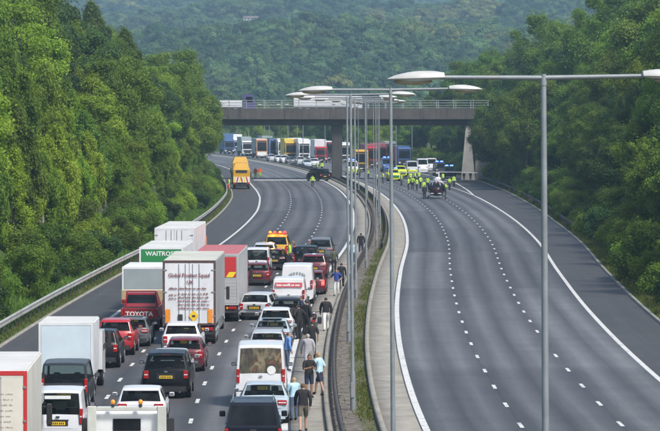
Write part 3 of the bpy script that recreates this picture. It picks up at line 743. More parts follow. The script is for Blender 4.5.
# ------------------------------------------------------------------ vehicles
WHEELS = {}
SEATM = pm('seat_cloth', (.035,.035,.038), .9, 0, .2, 12)
def wheel(parent, x, y, r, wd, side):
    key = (round(r,2), round(wd,2))
    if key not in WHEELS:
        t = MB(); n = 20
        prof = [(-wd/2,.62),(-wd/2,.9),(-wd/2+.03,1.0),(wd/2-.03,1.0),(wd/2,.9),(wd/2,.62)]
        V = []; Fs = []
        for i in range(n):
            a = 2*pi*i/n
            for (px_, q) in prof: V.append((px_, r*q*cos(a), r*q*sin(a)))
        m_ = len(prof)
        for i in range(n):
            for k in range(m_-1): Fs.append((i*m_+k, ((i+1) % n)*m_+k, ((i+1) % n)*m_+k+1, i*m_+k+1))
        t.add(V, Fs); tm = t.mesh('tyre', 40); tm.materials.append(RUBBER)
        g = MB(); g.tube((-wd*.42,0,0), (wd*.42,0,0), r*.63, r*.63, 18)
        for k in range(5):
            a = 2*pi*k/5
            for s in (-1,1): g.tube((s*wd*.44,0,0), (s*wd*.44, r*.58*cos(a), r*.58*sin(a)), r*.1, r*.07, 5)
        rm = g.mesh('rim', 40); rm.materials.append(ALLOY); WHEELS[key] = (tm, rm)
    tm, rm = WHEELS[key]
    w_ = bpy.data.objects.new('wheel', tm); COL.objects.link(w_); w_.parent = parent; w_.location = (x, y, r)
    link('rim', rm, None, w_); return w_

def smoothstep(t): t = max(0, min(1, t)); return t*t*(3-2*t)
# side profiles: top line from tail to nose in fractions of length / height; rear glass span, windscreen span, roof span
PROFILES = {
 'hatch':  dict(L=4.25, W=1.80, H=1.48, belt=.64, top=[(0,.40),(.006,.60),(.02,.645),(.115,.955),(.16,.985),(.36,1.0),(.52,.965),(.70,.685),(.90,.60),(.975,.52),(1,.36)], rg=(.028,.108), ws=(.535,.69)),
 'suv':    dict(L=4.60, W=1.90, H=1.70, belt=.64, top=[(0,.36),(.008,.60),(.022,.65),(.075,.94),(.10,.975),(.34,1.0),(.54,.965),(.69,.685),(.92,.62),(.98,.52),(1,.36)], rg=(.028,.072), ws=(.555,.68)),
 'range':  dict(L=4.90, W=2.00, H=1.86, belt=.62, top=[(0,.34),(.006,.58),(.012,.62),(.055,.93),(.085,.965),(.30,1.0),(.55,.975),(.68,.665),(.94,.62),(.985,.52),(1,.36)], rg=(.015,.054), ws=(.565,.67)),
 'sedan':  dict(L=4.70, W=1.84, H=1.45, belt=.64, top=[(0,.42),(.006,.64),(.03,.675),(.13,.69),(.275,.955),(.33,.985),(.44,1.0),(.55,.96),(.73,.665),(.91,.58),(.98,.5),(1,.36)], rg=(.14,.268), ws=(.565,.72)),
 'estate': dict(L=4.75, W=1.84, H=1.47, belt=.63, top=[(0,.40),(.006,.60),(.018,.64),(.095,.94),(.13,.965),(.38,1.0),(.54,.965),(.72,.67),(.91,.58),(.98,.5),(1,.36)], rg=(.024,.09), ws=(.555,.71)),
 'mpv':    dict(L=4.70, W=1.86, H=1.88, belt=.56, top=[(0,.32),(.006,.54),(.012,.56),(.035,.93),(.06,.97),(.40,1.0),(.66,.965),(.82,.60),(.94,.53),(.985,.45),(1,.32)], rg=(.0135,.0345), ws=(.675,.81)),
 'smallvan': dict(L=4.40, W=1.85, H=1.86, belt=.55, top=[(0,.30),(.006,.50),(.010,.54),(.026,.95),(.05,.98),(.45,1.0),(.64,.965),(.80,.62),(.94,.55),(.985,.45),(1,.32)], rg=(.0105,.0255), ws=(.655,.79)),
 'van':    dict(L=5.30, W=1.98, H=2.45, belt=.52, top=[(0,.24),(.004,.44),(.008,.52),(.022,.95),(.04,.98),(.45,1.0),(.68,.975),(.86,.56),(.95,.47),(.985,.40),(1,.26)], rg=(.0085,.0215), ws=(.70,.845)),
}
def car(kind, col, name='parked_car', label='', cat='car', group='vehicles queuing on the left carriageway', dims=None, roofcol=None, parts=(), plate='y', glassrear=True, tail='side', lit=False, dirty=0):
    P = dict(PROFILES[kind])
    if tail == 'side': tail = ('side', 'mid', 'wide')[hash_(label) % 3] if kind != 'sedan' else ('side', 'wide')[hash_(label) % 2]
    if dims: P.update(dims)
    L, W, H = P['L'], P['W'], P['H']; zb = P['belt']*H; z0 = .22 if kind in ('hatch','sedan','estate') else .30
    root = thing(name, label, cat, (0,0,0), 0, group)
    tp = P['top']; ty = [a*L for a, b in tp]; tz = [b*H for a, b in tp]
    ys = sorted(set([round(v, 4) for v in np.concatenate([np.array(ty), np.array([P['rg'][0]*L, P['rg'][1]*L, P['ws'][0]*L, P['ws'][1]*L]), np.linspace(.08*L, .96*L, 22)])]))
    boxy = kind in ('van','smallvan','mpv')
    def ring(y):
        f = y/L; zt = float(np.interp(y, ty, tz)); hh = max(0, (zt-zb)/(H-zb))
        wm = float(np.interp(f, [0,.012,.05,.16,.82,.94,1], [.86,.925,.965,1,1,.92,.70] if not boxy else [.95,.975,.99,1,1,.93,.8])); hw = W/2*wm
        tum = (.05 + .215*hh) if not boxy else (.03+.10*hh)
        bz = min(zb, zt-.07); bz = max(bz, z0+.2)
        wt = hw*(1-tum); zz = zt
        pts = [(0,z0),(hw*.82,z0),(hw*.955,z0+.06),(hw*.99,z0+.18),(hw,z0+.33),(hw*1.0,(z0+.33+bz)/2),(hw*.985,bz-.03),(hw*.965,bz)]
        s0 = (hw*.955, bz+.012); s1 = (wt*1.0, zz-.055)
        if s1[1] < s0[1]: s1 = (min(s0[0], wt*1.02), s0[1]+.01)
        for t in (.06,.35,.65,.93): pts.append((s0[0]+(s1[0]-s0[0])*t, s0[1]+(s1[1]-s0[1])*t))
        pts += [(s1[0], s1[1]), (wt*.965, zz-.02), (wt*.90, zz), (wt*.5, zz+.018*(1 if zt > .8*H else .6)), (0, zz+.022)]
        return pts
    R = [ring(y) for y in ys]; nr = len(R[0]); full = []
    for y, p in zip(ys, R):
        bl = .10*max(0, 1-(y/L)/.22) if not boxy else .03*max(0, 1-(y/L)/.1)
        fb = .16*max(0, (y/L-.86)/.14)
        row = [(x, y + (bl-fb)*(x/(W/2))**2, z) for x, z in p] + [(-x, y + (bl-fb)*(x/(W/2))**2, z) for x, z in reversed(p[1:-1])]; full.append(row)
    M = len(full[0]); V = [q for row in full for q in row]; body = []; gl = {'rear_window': [], 'windscreen': [], 'side_window': []}
    gi0, gi1 = 8, 11    # glass ring rows on the side
    pil = [P['rg'][1]*L+.12, (P['rg'][1]*.5+P['ws'][0]*.5)*L, P['ws'][0]*L]
    for i in range(len(ys)-1):
        ym = (ys[i]+ys[i+1])/2
        for k in range(M):
            q = (i*M+k, i*M+(k+1) % M, (i+1)*M+(k+1) % M, (i+1)*M+k); kk = k if k < nr-1 else M-1-k
            t = None
            if kk >= 14 and P['rg'][0]*L < ym < P['rg'][1]*L and glassrear: t = 'rear_window'
            elif kk >= 14 and P['ws'][0]*L < ym < P['ws'][1]*L: t = 'windscreen'
            elif gi0 <= kk < gi1 and not (kind in ('van','smallvan') and ym < P['ws'][0]*L*.62):
                lo = P['rg'][1]*L + .10; hi = P['ws'][0]*L + .30
                if lo < ym < hi and abs(ym - (lo*.55+hi*.45)) > .07: t = 'side_window'
            (gl[t] if t else body).append(q)
    body.append(tuple(reversed(range(M)))); body.append(tuple(range((len(ys)-1)*M, len(ys)*M)))
    bm_ = MB(); bm_.add(V, body); bmat = col
    bo = bm_.build('body', bmat, root, 35)
    if roofcol is not None:
        rv = MB(); i0 = min(range(len(ys)), key=lambda i: abs(ys[i]-P['rg'][1]*L-.1)); i1 = min(range(len(ys)), key=lambda i: abs(ys[i]-P['ws'][0]*L))
        for i in range(i0, i1):
            for s in (-1, 1):
                a, b2 = R[i], R[i+1]
                rv.add([(s*a[13][0], ys[i], a[13][1]+.006), (0, ys[i], a[16][1]+.006), (0, ys[i+1], b2[16][1]+.006), (s*b2[13][0], ys[i+1], b2[13][1]+.006)], [(0,1,2,3)])
        rv.build('roof', roofcol, root, 40)
    for nm, fs in gl.items():
        if not fs: continue
        g = MB(); used = sorted({i for q in fs for i in q}); mp = {u: j for j, u in enumerate(used)}
        cx = 0; vv = []
        for u in used:
            x, y, z = V[u]; s = 1 if x > 0 else -1
            if nm == 'side_window': x -= s*.008*(1 if abs(x) > .2 else 0)
            elif nm == 'rear_window': y += .008; z -= .004
            else: y -= .006; z -= .006
            vv.append((x, y, z))
        g.add(vv, [tuple(mp[i] for i in q) for q in fs]); g.build(nm, GLASST, root, 40)
    # cabin: seats seen through the glass
    yf = (P['ws'][0]*.5 + .5*P['rg'][1])*L + .25; yr = min(yf - .85, P['rg'][1]*L + .75)
    for s in (-1, 1):
        st_ = MB().cbox(s*W*.21-.24, s*W*.21+.24, yf-.12, yf+.10, z0+.15, zb+.10, .05).build('seat', SEATM, root); MB().cbox(s*W*.21-.13, s*W*.21+.13, yf-.10, yf+.02, zb+.14, zb+.34, .04).build('headrest', SEATM, st_)
    if kind not in ('van', 'smallvan'):
        st_ = MB().cbox(-W*.34, W*.34, yr-.12, yr+.10, z0+.15, zb+.02, .05).build('rear_seat', SEATM, root)
        for s in (-1, 1): MB().cbox(s*W*.21-.13, s*W*.21+.13, yr-.10, yr+.02, zb+.05, zb+.22, .04).build('headrest', SEATM, st_)
    MB().box(-W*.38, W*.38, .25, P['ws'][1]*L-.1, zb-.12, zb-.10).build('parcel_shelf', BLACKP, root)
    # wheels, arches, undertray
    wr = .33 if H < 1.6 else .36; ax0 = .185*L if not boxy else .17*L; ax1 = L - .185*L
    for s in (-1, 1):
        for yy in (ax0, ax1):
            wheel(root, s*(W/2-.125), yy, wr, .23, s)
    MB().box(-W/2*.80, W/2*.80, .12, L-.2, z0-.06, z0-.002).build('undertray', BLACKP, root)
    for s in (-1, 1):
        for yy in (ax0, ax1):
            a = MB(); n = 14; ro, ri = wr+.10, wr+.015; x = s*(W/2*.995); V2 = []
            for i in range(n+1):
                t = pi*i/n*1.1 - .05*pi
                V2 += [(x-s*.02, yy+ro*cos(t), wr+ro*sin(t)), (x+s*.018, yy+ro*.97*cos(t), wr+ro*.97*sin(t)), (x+s*.018, yy+ri*cos(t), wr+ri*sin(t)), (x-s*.05, yy+ri*cos(t), wr+ri*sin(t))]
            Fs = [(i*4+k, i*4+k+1, i*4+k+5, i*4+k+4) for i in range(n) for k in range(3)]
            a.add(V2, Fs).build('wheel_arch', BLACKP, root, 40)
            MB().disc_x(x-s*.30, x+s*.006, yy, wr+.01, wr+.02, 18).build('wheel_well', BLACKP, root) if False else None
    # tail: bumper, plate, lamps, mirrors, handles
    bz0, bz1 = z0-.01, z0+.20
    MB().add([(-W/2*.84,.10,bz0),(-W/2*.60,-.045,bz0),(W/2*.60,-.045,bz0),(W/2*.84,.10,bz0),(-W/2*.85,.08,bz1),(-W/2*.60,-.05,bz1-.01),(W/2*.60,-.05,bz1-.01),(W/2*.85,.08,bz1),(-W/2*.84,.2,bz1+.01),(W/2*.84,.2,bz1+.01)], [(0,1,5,4),(1,2,6,5),(2,3,7,6),(4,5,6,7,9,8),(0,3,2,1)]).build('bumper', BLACKP if kind not in ('sedan',) else col, root)
    pz = z0+.40 if kind != 'range' else z0+.52
    pl = MB().box(-.26, .26, -.022, -.004, pz, pz+.115).build('number_plate', PLATEY if plate == 'y' else PLATEW, root)
    for k in range(7): MB().box(-.215+k*.062+(.02 if k > 3 else 0), -.175+k*.062+(.02 if k > 3 else 0), -.026, -.0222, pz+.025, pz+.09).build('plate_mark', INK, pl)
    MB().box(-.36, .36, -.0035, .05, pz-.03, pz+.145).build('plate_recess', BLACKP, root)
    MB().cbox(-.38, .38, -.018, .03, pz+.155, pz+.19, .008).build('tailgate_trim', CHROME if tail == 'side' else BLACKP, root)
    tl = TAILRED if not lit else emit('brake_light_lit', (1.0,.04,.03), 3.0)
    for s in (-1, 1):
        if tail == 'side': zl0, zl1, wl = zb-.20, zb-.02, .34
        elif tail == 'wide': zl0, zl1, wl = zb-.15, zb-.035, .44
        elif tail == 'tall': zl0, zl1, wl = zb-.32, zb+.22, .13
        else: zl0, zl1, wl = zb-.34, zb-.02, .20
        xo = W/2*(.895 if not boxy else .94)
        a = MB().cbox(min(s*xo, s*(xo-wl)), max(s*xo, s*(xo-wl)), (.018 if not boxy else -.012), .2, zl0, zl1, .02); lo = a.build('tail_light', tl, root)
        MB().box(min(s*(xo-.03), s*(xo-wl+.03)), max(s*(xo-.03), s*(xo-wl+.03)), (.012 if not boxy else -.018), (.0175 if not boxy else -.0125), (zl0+zl1)/2-.02, (zl0+zl1)/2+.02).build('reversing_lens', CLEARL, lo)
        my = P['ws'][1]*L - .28; mz = zb + .10
        m_ = MB().cbox(min(s*(W/2+.03), s*(W/2+.22)), max(s*(W/2+.03), s*(W/2+.22)), my-.05, my+.09, mz-.06, mz+.09, .03); mo = m_.build('door_mirror', col if not boxy else BLACKP, root)
        MB().box(min(s*(W/2-.10), s*(W/2+.04)), max(s*(W/2-.10), s*(W/2+.04)), my, my+.05, mz-.05, mz-.01).build('mirror_arm', BLACKP, mo)
        MB().box(min(s*(W/2+.05), s*(W/2+.20)), max(s*(W/2+.05), s*(W/2+.20)), my-.056, my-.0505, mz-.04, mz+.07).build('mirror_glass', CHROME, mo)
        for yy in (.40*L, .58*L): MB().cbox(min(s*(W/2-.01), s*(W/2+.02)), max(s*(W/2-.01), s*(W/2+.02)), yy, yy+.18, zb-.12, zb-.085, .006).build('door_handle', col, root)
        hz = .60*H*.72
        MB().cbox(min(s*W/2*.50, s*W/2*.80), max(s*W/2*.50, s*W/2*.80), L-.30, L-.06, hz, hz+.14, .02).build('headlight', CLEARL, root)
    yb = P['rg'][1]*L; zr = float(np.interp(yb, ty, tz))
    MB().cbox(-W/2*.66, W/2*.66, yb-.10, yb+.12, zr-.015, zr+.03, .012).build('spoiler', col, root) if kind in ('hatch','suv','range') else None
    MB().box(-.16, .16, yb+.02, yb+.06, zr-.03+.065, zr+.05).build('brake_light', tl, root) if kind in ('hatch','suv','range') else None
    MB().cbox(-.07, .07, -.02, -.003, zb-.10, zb-.03, .008).build('badge', CHROME, root)
    if 'rails' in parts:
        for s in (-1, 1):
            xx = s*(W/2*.74); za = float(np.interp(.22*L, ty, tz))
            MB().path([(xx,.12*L,float(np.interp(.12*L,ty,tz))-.01),(xx,.17*L,za+.055),(xx,.48*L,za+.06),(xx,.53*L,float(np.interp(.53*L,ty,tz))-.01)], .018, 6).build('roof_rail', CHROME if 'chrome' in parts else BLACKP, root, 50)
    if 'bars' in parts:
        for fy in (.24, .42): MB().cbox(-W/2*.78, W/2*.78, fy*L-.03, fy*L+.03, H+.05, H+.08, .01).build('roof_bar', ALLOY, root)
    if 'sunroof' in parts: MB().box(-W*.26, W*.26, .25*L, .46*L, H+.028, H+.034).build('sunroof', GLASS, root)
    if glassrear: MB().box(.0, .34, (P['rg'][0]*.8+P['rg'][1]*.2)*L-.03, (P['rg'][0]*.8+P['rg'][1]*.2)*L-.01, zb+.08, zb+.10).build('wiper', BLACKP, root) if kind in ('hatch','suv','estate','range') else None
    MB().tube((W*.28,-.06,z0-.02), (W*.28,.12,z0-.02), .035, .035, 8).build('exhaust', CHROME, root)
    root['L'] = L; del root['L']
    return root
def put(o, x, d, rz=0.0, dx=0.0):
    X = pxd(x, d) + dx; o.location = (X, d, 0); o.rotation_euler = (0, 0, -atan(dC(d+3)) + rz); return o

def pickup(col, label, covered=False, W=1.86, H=1.80, L=5.2, tailtxt=None, group='vehicles queuing on the left carriageway', oval=False):
    r = thing('pickup_truck', label, 'pickup', (0,0,0), 0, group); cabm = col
    z0 = .48
    # body with bed and double cab as lofts
    b = MB(); b.prism([(0,z0),(L-.15,z0-.05),(L,.62),(L-.04,1.0),(L-.95,1.10),(1.62,1.08),(1.62,1.06),(0.02,1.06)], -W/2+.02, W/2-.02).build('body', col, r, 30)
    c = MB(); zt = H
    c.add([(-W/2+.05,1.66,1.07),(W/2-.05,1.66,1.07),(W/2-.05,3.95,1.09),(-W/2+.05,3.95,1.09),
           (-W/2+.22,1.86,zt-.03),(W/2-.22,1.86,zt-.03),(W/2-.24,3.15,zt-.02),(-W/2+.24,3.15,zt-.02),(-W/2+.3,2.4,zt+.02),(W/2-.3,2.4,zt+.02)],
          [(0,1,5,4),(1,2,6,9,5),(2,3,7,6),(3,0,4,8,7),(4,5,9,8),(8,9,6,7)]); c.build('cab', col, r, 25)
    if covered:
        cv = MB(); cv.add([(-W/2+.05,.04,1.065),(W/2-.05,.04,1.065),(W/2-.05,1.64,1.065),(-W/2+.05,1.64,1.065),(-W/2+.2,.30,zt+.01),(W/2-.2,.30,zt+.01),(W/2-.2,1.80,zt+.0),(-W/2+.2,1.80,zt+.0)],
                          [(0,1,5,4),(1,2,6,5),(2,3,7,6),(3,0,4,7),(4,5,6,7)]); cv.build('canopy', col, r, 25)
        MB().add([(-W/2+.15,.055,1.13),(W/2-.15,.055,1.13),(W/2-.27,.258,zt-.1),(-W/2+.27,.258,zt-.1)], [(0,1,2,3)]).build('rear_window', GLASS, r)
        for s in (-1,1): MB().tube((s*(W/2-.28),.4,zt+.06), (s*(W/2-.28),2.8,zt+.07), .022, .022, 6).build('roof_rail', CHROME, r)
    else:
        MB().box(-W/2+.1, W/2-.1, .08, 1.6, 1.061, 1.066).build('bed_liner', BLACKP, r)
        MB().add([(-W/2+.17,1.69,1.16),(W/2-.17,1.69,1.16),(W/2-.27,1.82,zt-.12),(-W/2+.27,1.82,zt-.12)], [(0,1,2,3)]).build('rear_window', GLASS, r)
        hp = MB()
        for s in (-1,1): hp.tube((s*(W/2-.16),1.5,1.06), (s*(W/2-.22),1.55,zt+.05), .03, .03, 8)
        hp.tube((-W/2+.22,1.55,zt+.05), (W/2-.22,1.55,zt+.05), .03, .03, 8); hp.build('roll_bar', col, r)
    for s in (-1,1):
        MB().add([(s*(W/2-.07),1.9,1.15),(s*(W/2-.075),3.7,1.16),(s*(W/2-.215),3.13,zt-.1),(s*(W/2-.205),2.0,zt-.1)], [(0,1,2,3)]).build('side_window', GLASS, r)
        MB().cbox(min(s*(W/2-.14),s*(W/2-.01)), max(s*(W/2-.14),s*(W/2-.01)), -.02, .12, .72, 1.03, .015).build('tail_light', TAILRED, r)
        MB().cbox(min(s*(W/2),s*(W/2+.2)), max(s*(W/2),s*(W/2+.2)), 3.5, 3.6, 1.12, 1.32, .03).build('door_mirror', col, r)
        for yy in (1.05, 4.2): wheel(r, s*(W/2-.13), yy, .38, .25, s)
        MB().cbox(min(s*.5,s*.85), max(s*.5,s*.85), L-.16, L+.01, .78, .95, .02).build('headlight', CLEARL, r)
    tg = MB().cbox(-W/2+.15, W/2-.15, -.03, .03, .60, 1.07, .015).build('tailgate', col, r)
    MB().cbox(-.12, .12, -.05, -.031, .93, 1.0, .01).build('handle', BLACKP, tg)
    if tailtxt: lettering(tailtxt, .30, WHITEINK, tg, (0,-.034,.80), sx=1.15, bold=.008)
    if oval:
        ov = MB(); n = 20; ov.add([(.13*cos(2*pi*i/n), -.034, .80+.052*sin(2*pi*i/n)) for i in range(n)], [tuple(range(n))]); e = ov.build('oval_badge', CHROME, tg)
    MB().cbox(-W/2+.04, W/2-.04, -.12, .0, .42, .58, .03).build('bumper', BLACKP, r)
    MB().box(-.26, .26, -.135, -.121, .45, .56).build('number_plate', PLATEY, r)
    MB().cbox(-.75, .75, L-.02, L+.04, .62, .85, .02).build('grille', BLACKP, r)
    MB().box(-.6, .6, .3, L-.3, .32, .5).build('chassis', BLACKP, r)
    MB().add([(-W/2+.2,3.78,1.13),(W/2-.2,3.78,1.13),(W/2-.28,3.25,zt-.08),(-W/2+.28,3.25,zt-.08)], [(0,3,2,1)]).build('windscreen', GLASS, r) if False else None
    return r

def tractor_cab(r, col, y0, W=2.4, H=2.9, deep=2.0):
    cb = MB(); cb.prism([(y0,.75),(y0+deep,.55),(y0+deep+.06,1.4),(y0+deep-.12,H-.25),(y0+deep-.5,H),(y0,H)], -W/2, W/2); o = cb.build('cab', col, r, 25)
    MB().add([(-W/2+.12,y0+deep+.065,1.45),(W/2-.12,y0+deep+.065,1.45),(W/2-.18,y0+deep-.08,H-.4),(-W/2+.18,y0+deep-.08,H-.4)], [(0,1,2,3)]).build('windscreen', GLASS, o)
    for s in (-1,1):
        MB().box(min(s*(W/2),s*(W/2+.012)), max(s*(W/2),s*(W/2+.012)), y0+.6, y0+deep-.2, 1.5, H-.6).build('side_window', GLASS, o)
        MB().cbox(min(s*(W/2+.08),s*(W/2+.26)), max(s*(W/2+.08),s*(W/2+.26)), y0+deep-.1, y0+deep+.02, 1.5, 2.2, .03).build('mirror', BLACKP, o)
        MB().tube((s*(W/2-.02),y0+deep-.05,2.1),(s*(W/2+.12),y0+deep-.04,2.1),.02,.02,6).build('mirror_arm', BLACKP, o)
        MB().cbox(min(s*.75,s*1.1), max(s*.75,s*1.1), y0+deep+.0, y0+deep+.08, .72, .92, .02).build('headlight', CLEARL, o)
        wheel(r, s*(W/2-.16), y0+deep*.55, .48, .3, s)
    MB().cbox(-W/2, W/2, y0+deep-.02, y0+deep+.12, .45, .7, .04).build('bumper', col, o)
    MB().box(-.85, .85, y0+deep+.04, y0+deep+.09, .85, 1.3).build('grille', BLACKP, o)
    return o
def lorry(label, boxm, doorm, L=9.5, W=2.5, top=3.9, floor=1.05, cabm=None, frame=None, group='lorries in the queue', name='box_lorry', rear='doors', rails=True, roofm=None, cabH=2.9):
    r = thing(name, label, 'lorry', (0,0,0), 0, group)
    bx = MB().cbox(-W/2, W/2, .03, L, floor, top-.02, .03).build('box_body', boxm, r)
    if roofm: MB().cbox(-W/2+.03, W/2-.03, .06, L-.03, top-.018, top+.012, .01).build('roof_skin', roofm, bx)
    fr = frame or boxm
    f = MB(); t = .09
    f.box(-W/2-.004, -W/2+t, -.025, .10, floor-.02, top); f.box(W/2-t, W/2+.004, -.025, .10, floor-.02, top)
    f.box(-W/2+t, W/2-t, -.025, .10, top-.12, top+.004); f.box(-W/2+t, W/2-t, -.025, .10, floor-.02, floor+.06); f.build('rear_frame', fr, r)
    if rear == 'doors':
        for s in (-1,1):
            d = MB().cbox(min(s*.012,s*(W/2-t-.01)), max(s*.012,s*(W/2-t-.01)), -.018, .03, floor+.07, top-.13, .008).build('rear_door', doorm, r)
            for q in (.18, .5): MB().tube((s*q,-.04,floor+.1),(s*q,-.04,top-.16),.014,.014,6).build('lock_bar', STEEL, d)
            for zz in (floor+.4, (floor+top)/2, top-.5): MB().box(min(s*(W/2-t-.12),s*(W/2-.02)), max(s*(W/2-t-.12),s*(W/2-.02)), -.042, -.026, zz, zz+.06).build('hinge', STEEL, d)
    elif rear == 'plain':
        MB().cbox(-W/2+t+.008, W/2-t-.008, -.018, .03, floor+.07, top-.13, .008).build('rear_door', doorm, r)
    elif rear == 'shutter':
        n = 14; zz = np.linspace(floor+.07, top-.13, n+1)
        for i in range(n): MB().cbox(-W/2+t+.008, W/2-t-.008, -.012, .03, zz[i]+.004, zz[i+1]-.004, .006).build('shutter_slat', doorm, r)
    MB().box(-W/2+.5, W/2-.5, .2, L+.6, .72, floor-.03).build('chassis', BLACKP, r)
    rb = MB().cbox(-W/2+.1, W/2-.1, .0, .12, .48, .62, .02).build('under_run_bar', BLACKP, r)
    for s in (-1,1):
        MB().tube((s*.6,.06,.6),(s*.6,.2,.8),.03,.03,6).build('bar_bracket', BLACKP, rb)
        l = MB().cbox(min(s*(W/2-.55),s*(W/2-.12)), max(s*(W/2-.55),s*(W/2-.12)), -.03, .06, .70, .86, .015).build('tail_light', TAILRED, r)
        MB().box(min(s*(W/2-.68),s*(W/2-.57)), max(s*(W/2-.68),s*(W/2-.57)), -.03, .05, .72, .84).build('indicator', AMBER, r)
        MB().box(min(s*(W/2-.5),s*(W/2-.08)), max(s*(W/2-.5),s*(W/2-.08)), .55, .57, .25, .85).build('mudflap', BLACKP, r)
        MB().box(min(s*(W/2-.08),s*(W/2-.04)), max(s*(W/2-.08),s*(W/2-.04)), 3.6, L-1.6, .45, .95).build('side_guard', STEEL, r)
        for yy in ((1.1, 2.2) if L < 10 else (1.0, 2.15, 3.3)): wheel(r, s*(W/2-.2), yy, .5, .34, s)
    MB().box(-.26, .26, -.03, -.015, .72, .83).build('number_plate', PLATEY, r)
    tractor_cab(r, cabm or boxm, L+.35, 2.4, cabH)
    return r
# ------------------------------------------------------------------ people
SKIN = pm('skin', (.46,.28,.20), .55, 0, .08, 12); SKIND = pm('skin_tan', (.34,.19,.125), .55, 0, .08, 12)
HAIRD = pm('hair_dark', (.025,.018,.013), .7, 0, .3, 30); HAIRB = pm('hair_brown', (.10,.06,.035), .7, 0, .3, 30); HAIRF = pm('hair_fair', (.36,.25,.12), .7, 0, .25, 30); HAIRG = pm('hair_grey', (.34,.33,.32), .7, 0, .2, 30)
def cloth(name, col): return pm('cloth_' + name, col, .85, 0, .18, 7, .25)
def person(label, X, Y, face, top, bottom, shoes=None, hair=None, skin=None, long_sleeve=False, long_legs=True, pose='stand', h=1.75, group='people out of their vehicles', z=.03, helmet=None, band=None, kind='person', loose=1.0, hairlen=0):
    k = h/1.75; S = skin or SKIN
    J = {}; j = lambda n, x, y, zz: J.__setitem__(n, Vector((x*k, y*k, zz*k)))
    # figure faces +y locally
    lean = {'stand': 0, 'walk': .04, 'lean': .10, 'turn': .02, 'look': -.01, 'sit': .02}.get(pose, 0)
    j('pel', 0, 0, .96); j('sp', 0, lean*.5, 1.14); j('ch', 0, lean, 1.33); j('nk', 0, lean+.005, 1.49); j('hd', 0, lean+.02, 1.585); j('ht', 0, lean+.015, 1.69)
    wl = .17 if pose == 'walk' else .02
    for s, n in ((-1,'l'), (1,'r')):
        st = wl*s
        j('hip'+n, s*.095, 0, .90); j('kn'+n, s*.11, st+.03, .50); j('an'+n, s*.115, st*1.6-.02 if pose == 'walk' else -.02+.04*s, .085); j('to'+n, s*.14, (st*1.6 if pose == 'walk' else .04*s)+.14, .035)
        j('sh'+n, s*.19, lean, 1.42)
        if pose == 'look' and s == 1: e, wv = (.27, .12, 1.22), (.16, .30, 1.42)
        elif pose == 'hips': e, wv = (.36, -.10, 1.18), (.20, .06, 1.02)
        elif pose == 'phone': e, wv = (.25, .10, 1.14), (.10, .30, 1.20)
        elif pose == 'walk': e, wv = (.26, -.12*s, 1.15), (.25, -.16*s+.08, .90)
        elif pose == 'point' and s == -1: e, wv = (.40, .12, 1.30), (.60, .26, 1.30)
        else: e, wv = (.265, -.03, 1.14), (.27, .05, .90)
        j('el'+n, s*e[0], e[1]+lean, e[2]); j('wr'+n, s*wv[0], wv[1]+lean, wv[2])
    E = [('pel','sp'),('sp','ch'),('ch','nk'),('nk','hd'),('hd','ht')]
    for n in 'lr': E += [('pel','hip'+n),('hip'+n,'kn'+n),('kn'+n,'an'+n),('an'+n,'to'+n),('ch','sh'+n),('sh'+n,'el'+n),('el'+n,'wr'+n)]
    RAD = {'pel':(.155,.115),'sp':(.14,.105),'ch':(.165,.115),'nk':(.058,.062),'hd':(.078,.098),'ht':(.062,.078)}
    for n in 'lr': RAD.update({'hip'+n:(.092,.095),'kn'+n:(.06,.062),'an'+n:(.042,.046),'to'+n:(.042,.03),'sh'+n:(.062,.065),'el'+n:(.043,.043),'wr'+n:(.03,.026)})
    names = list(J); me = bpy.data.meshes.new('skeleton'); me.from_pydata([J[n] for n in names], [(names.index(a), names.index(b)) for a, b in E], [])
    o = bpy.data.objects.new('skeleton', me); md = o.modifiers.new('s', 'SKIN'); md.use_smooth_shade = True
    if not me.skin_vertices: me.skin_vertices.new(name='')
    for i, n in enumerate(names):
        sv_ = me.skin_vertices[0].data[i]; sv_.radius = (RAD[n][0]*k, RAD[n][1]*k); sv_.use_root = (n == 'pel')
    sb = o.modifiers.new('d', 'SUBSURF'); sb.levels = 2; sb.render_levels = 2
    bme = bake(o)
    bme.name = 'body'; nv = len(bme.vertices); co = np.empty(nv*3, np.float32); bme.vertices.foreach_get('co', co); co = co.reshape(-1,3)
    nm = np.empty(nv*3, np.float32); bme.vertices.foreach_get('normal', nm); nm = nm.reshape(-1,3)
    root = thing('person', label, 'person', (X, Y, z - float(co[:,2].min())*1.0), face, group)
    bme.materials.clear(); body = link('body', bme, S, root)
    lab = [('torso','pel','sp'),('torso','sp','ch'),('torso','ch','nk'),('head','nk','hd'),('head','hd','ht')]
    for n in 'lr': lab += [('hips','pel','hip'+n),('thigh','hip'+n,'kn'+n),('shin','kn'+n,'an'+n),('foot','an'+n,'to'+n),('torso','ch','sh'+n),('uarm','sh'+n,'el'+n),('farm','el'+n,'wr'+n)]
    npo = len(bme.polygons); fc = np.empty(npo*3, np.float32); bme.polygons.foreach_get('center', fc); fc = fc.reshape(-1,3); D = []; Tt = []
    for (l_, a, b) in lab:
        A, B = np.array(J[a]), np.array(J[b]); d = B-A; t = np.clip((fc-A) @ d/np.dot(d, d), 0, 1); ra = sum(RAD[a])/2*(1-t)+sum(RAD[b])/2*t
        D.append(np.linalg.norm(fc-A-t[:,None]*d, axis=1) - ra*.8*k); Tt.append(t)
    bi = np.argmin(np.array(D), 0); FL = []
    for q, c in enumerate(fc):
        best = lab[bi[q]][0]
        if best == 'torso' and c[2] > 1.485*k and abs(c[0]) < .07*k: best = 'head'
        if best == 'torso' and c[2] < .99*k: best = 'hips'
        FL.append((best, Tt[bi[q]][q]))
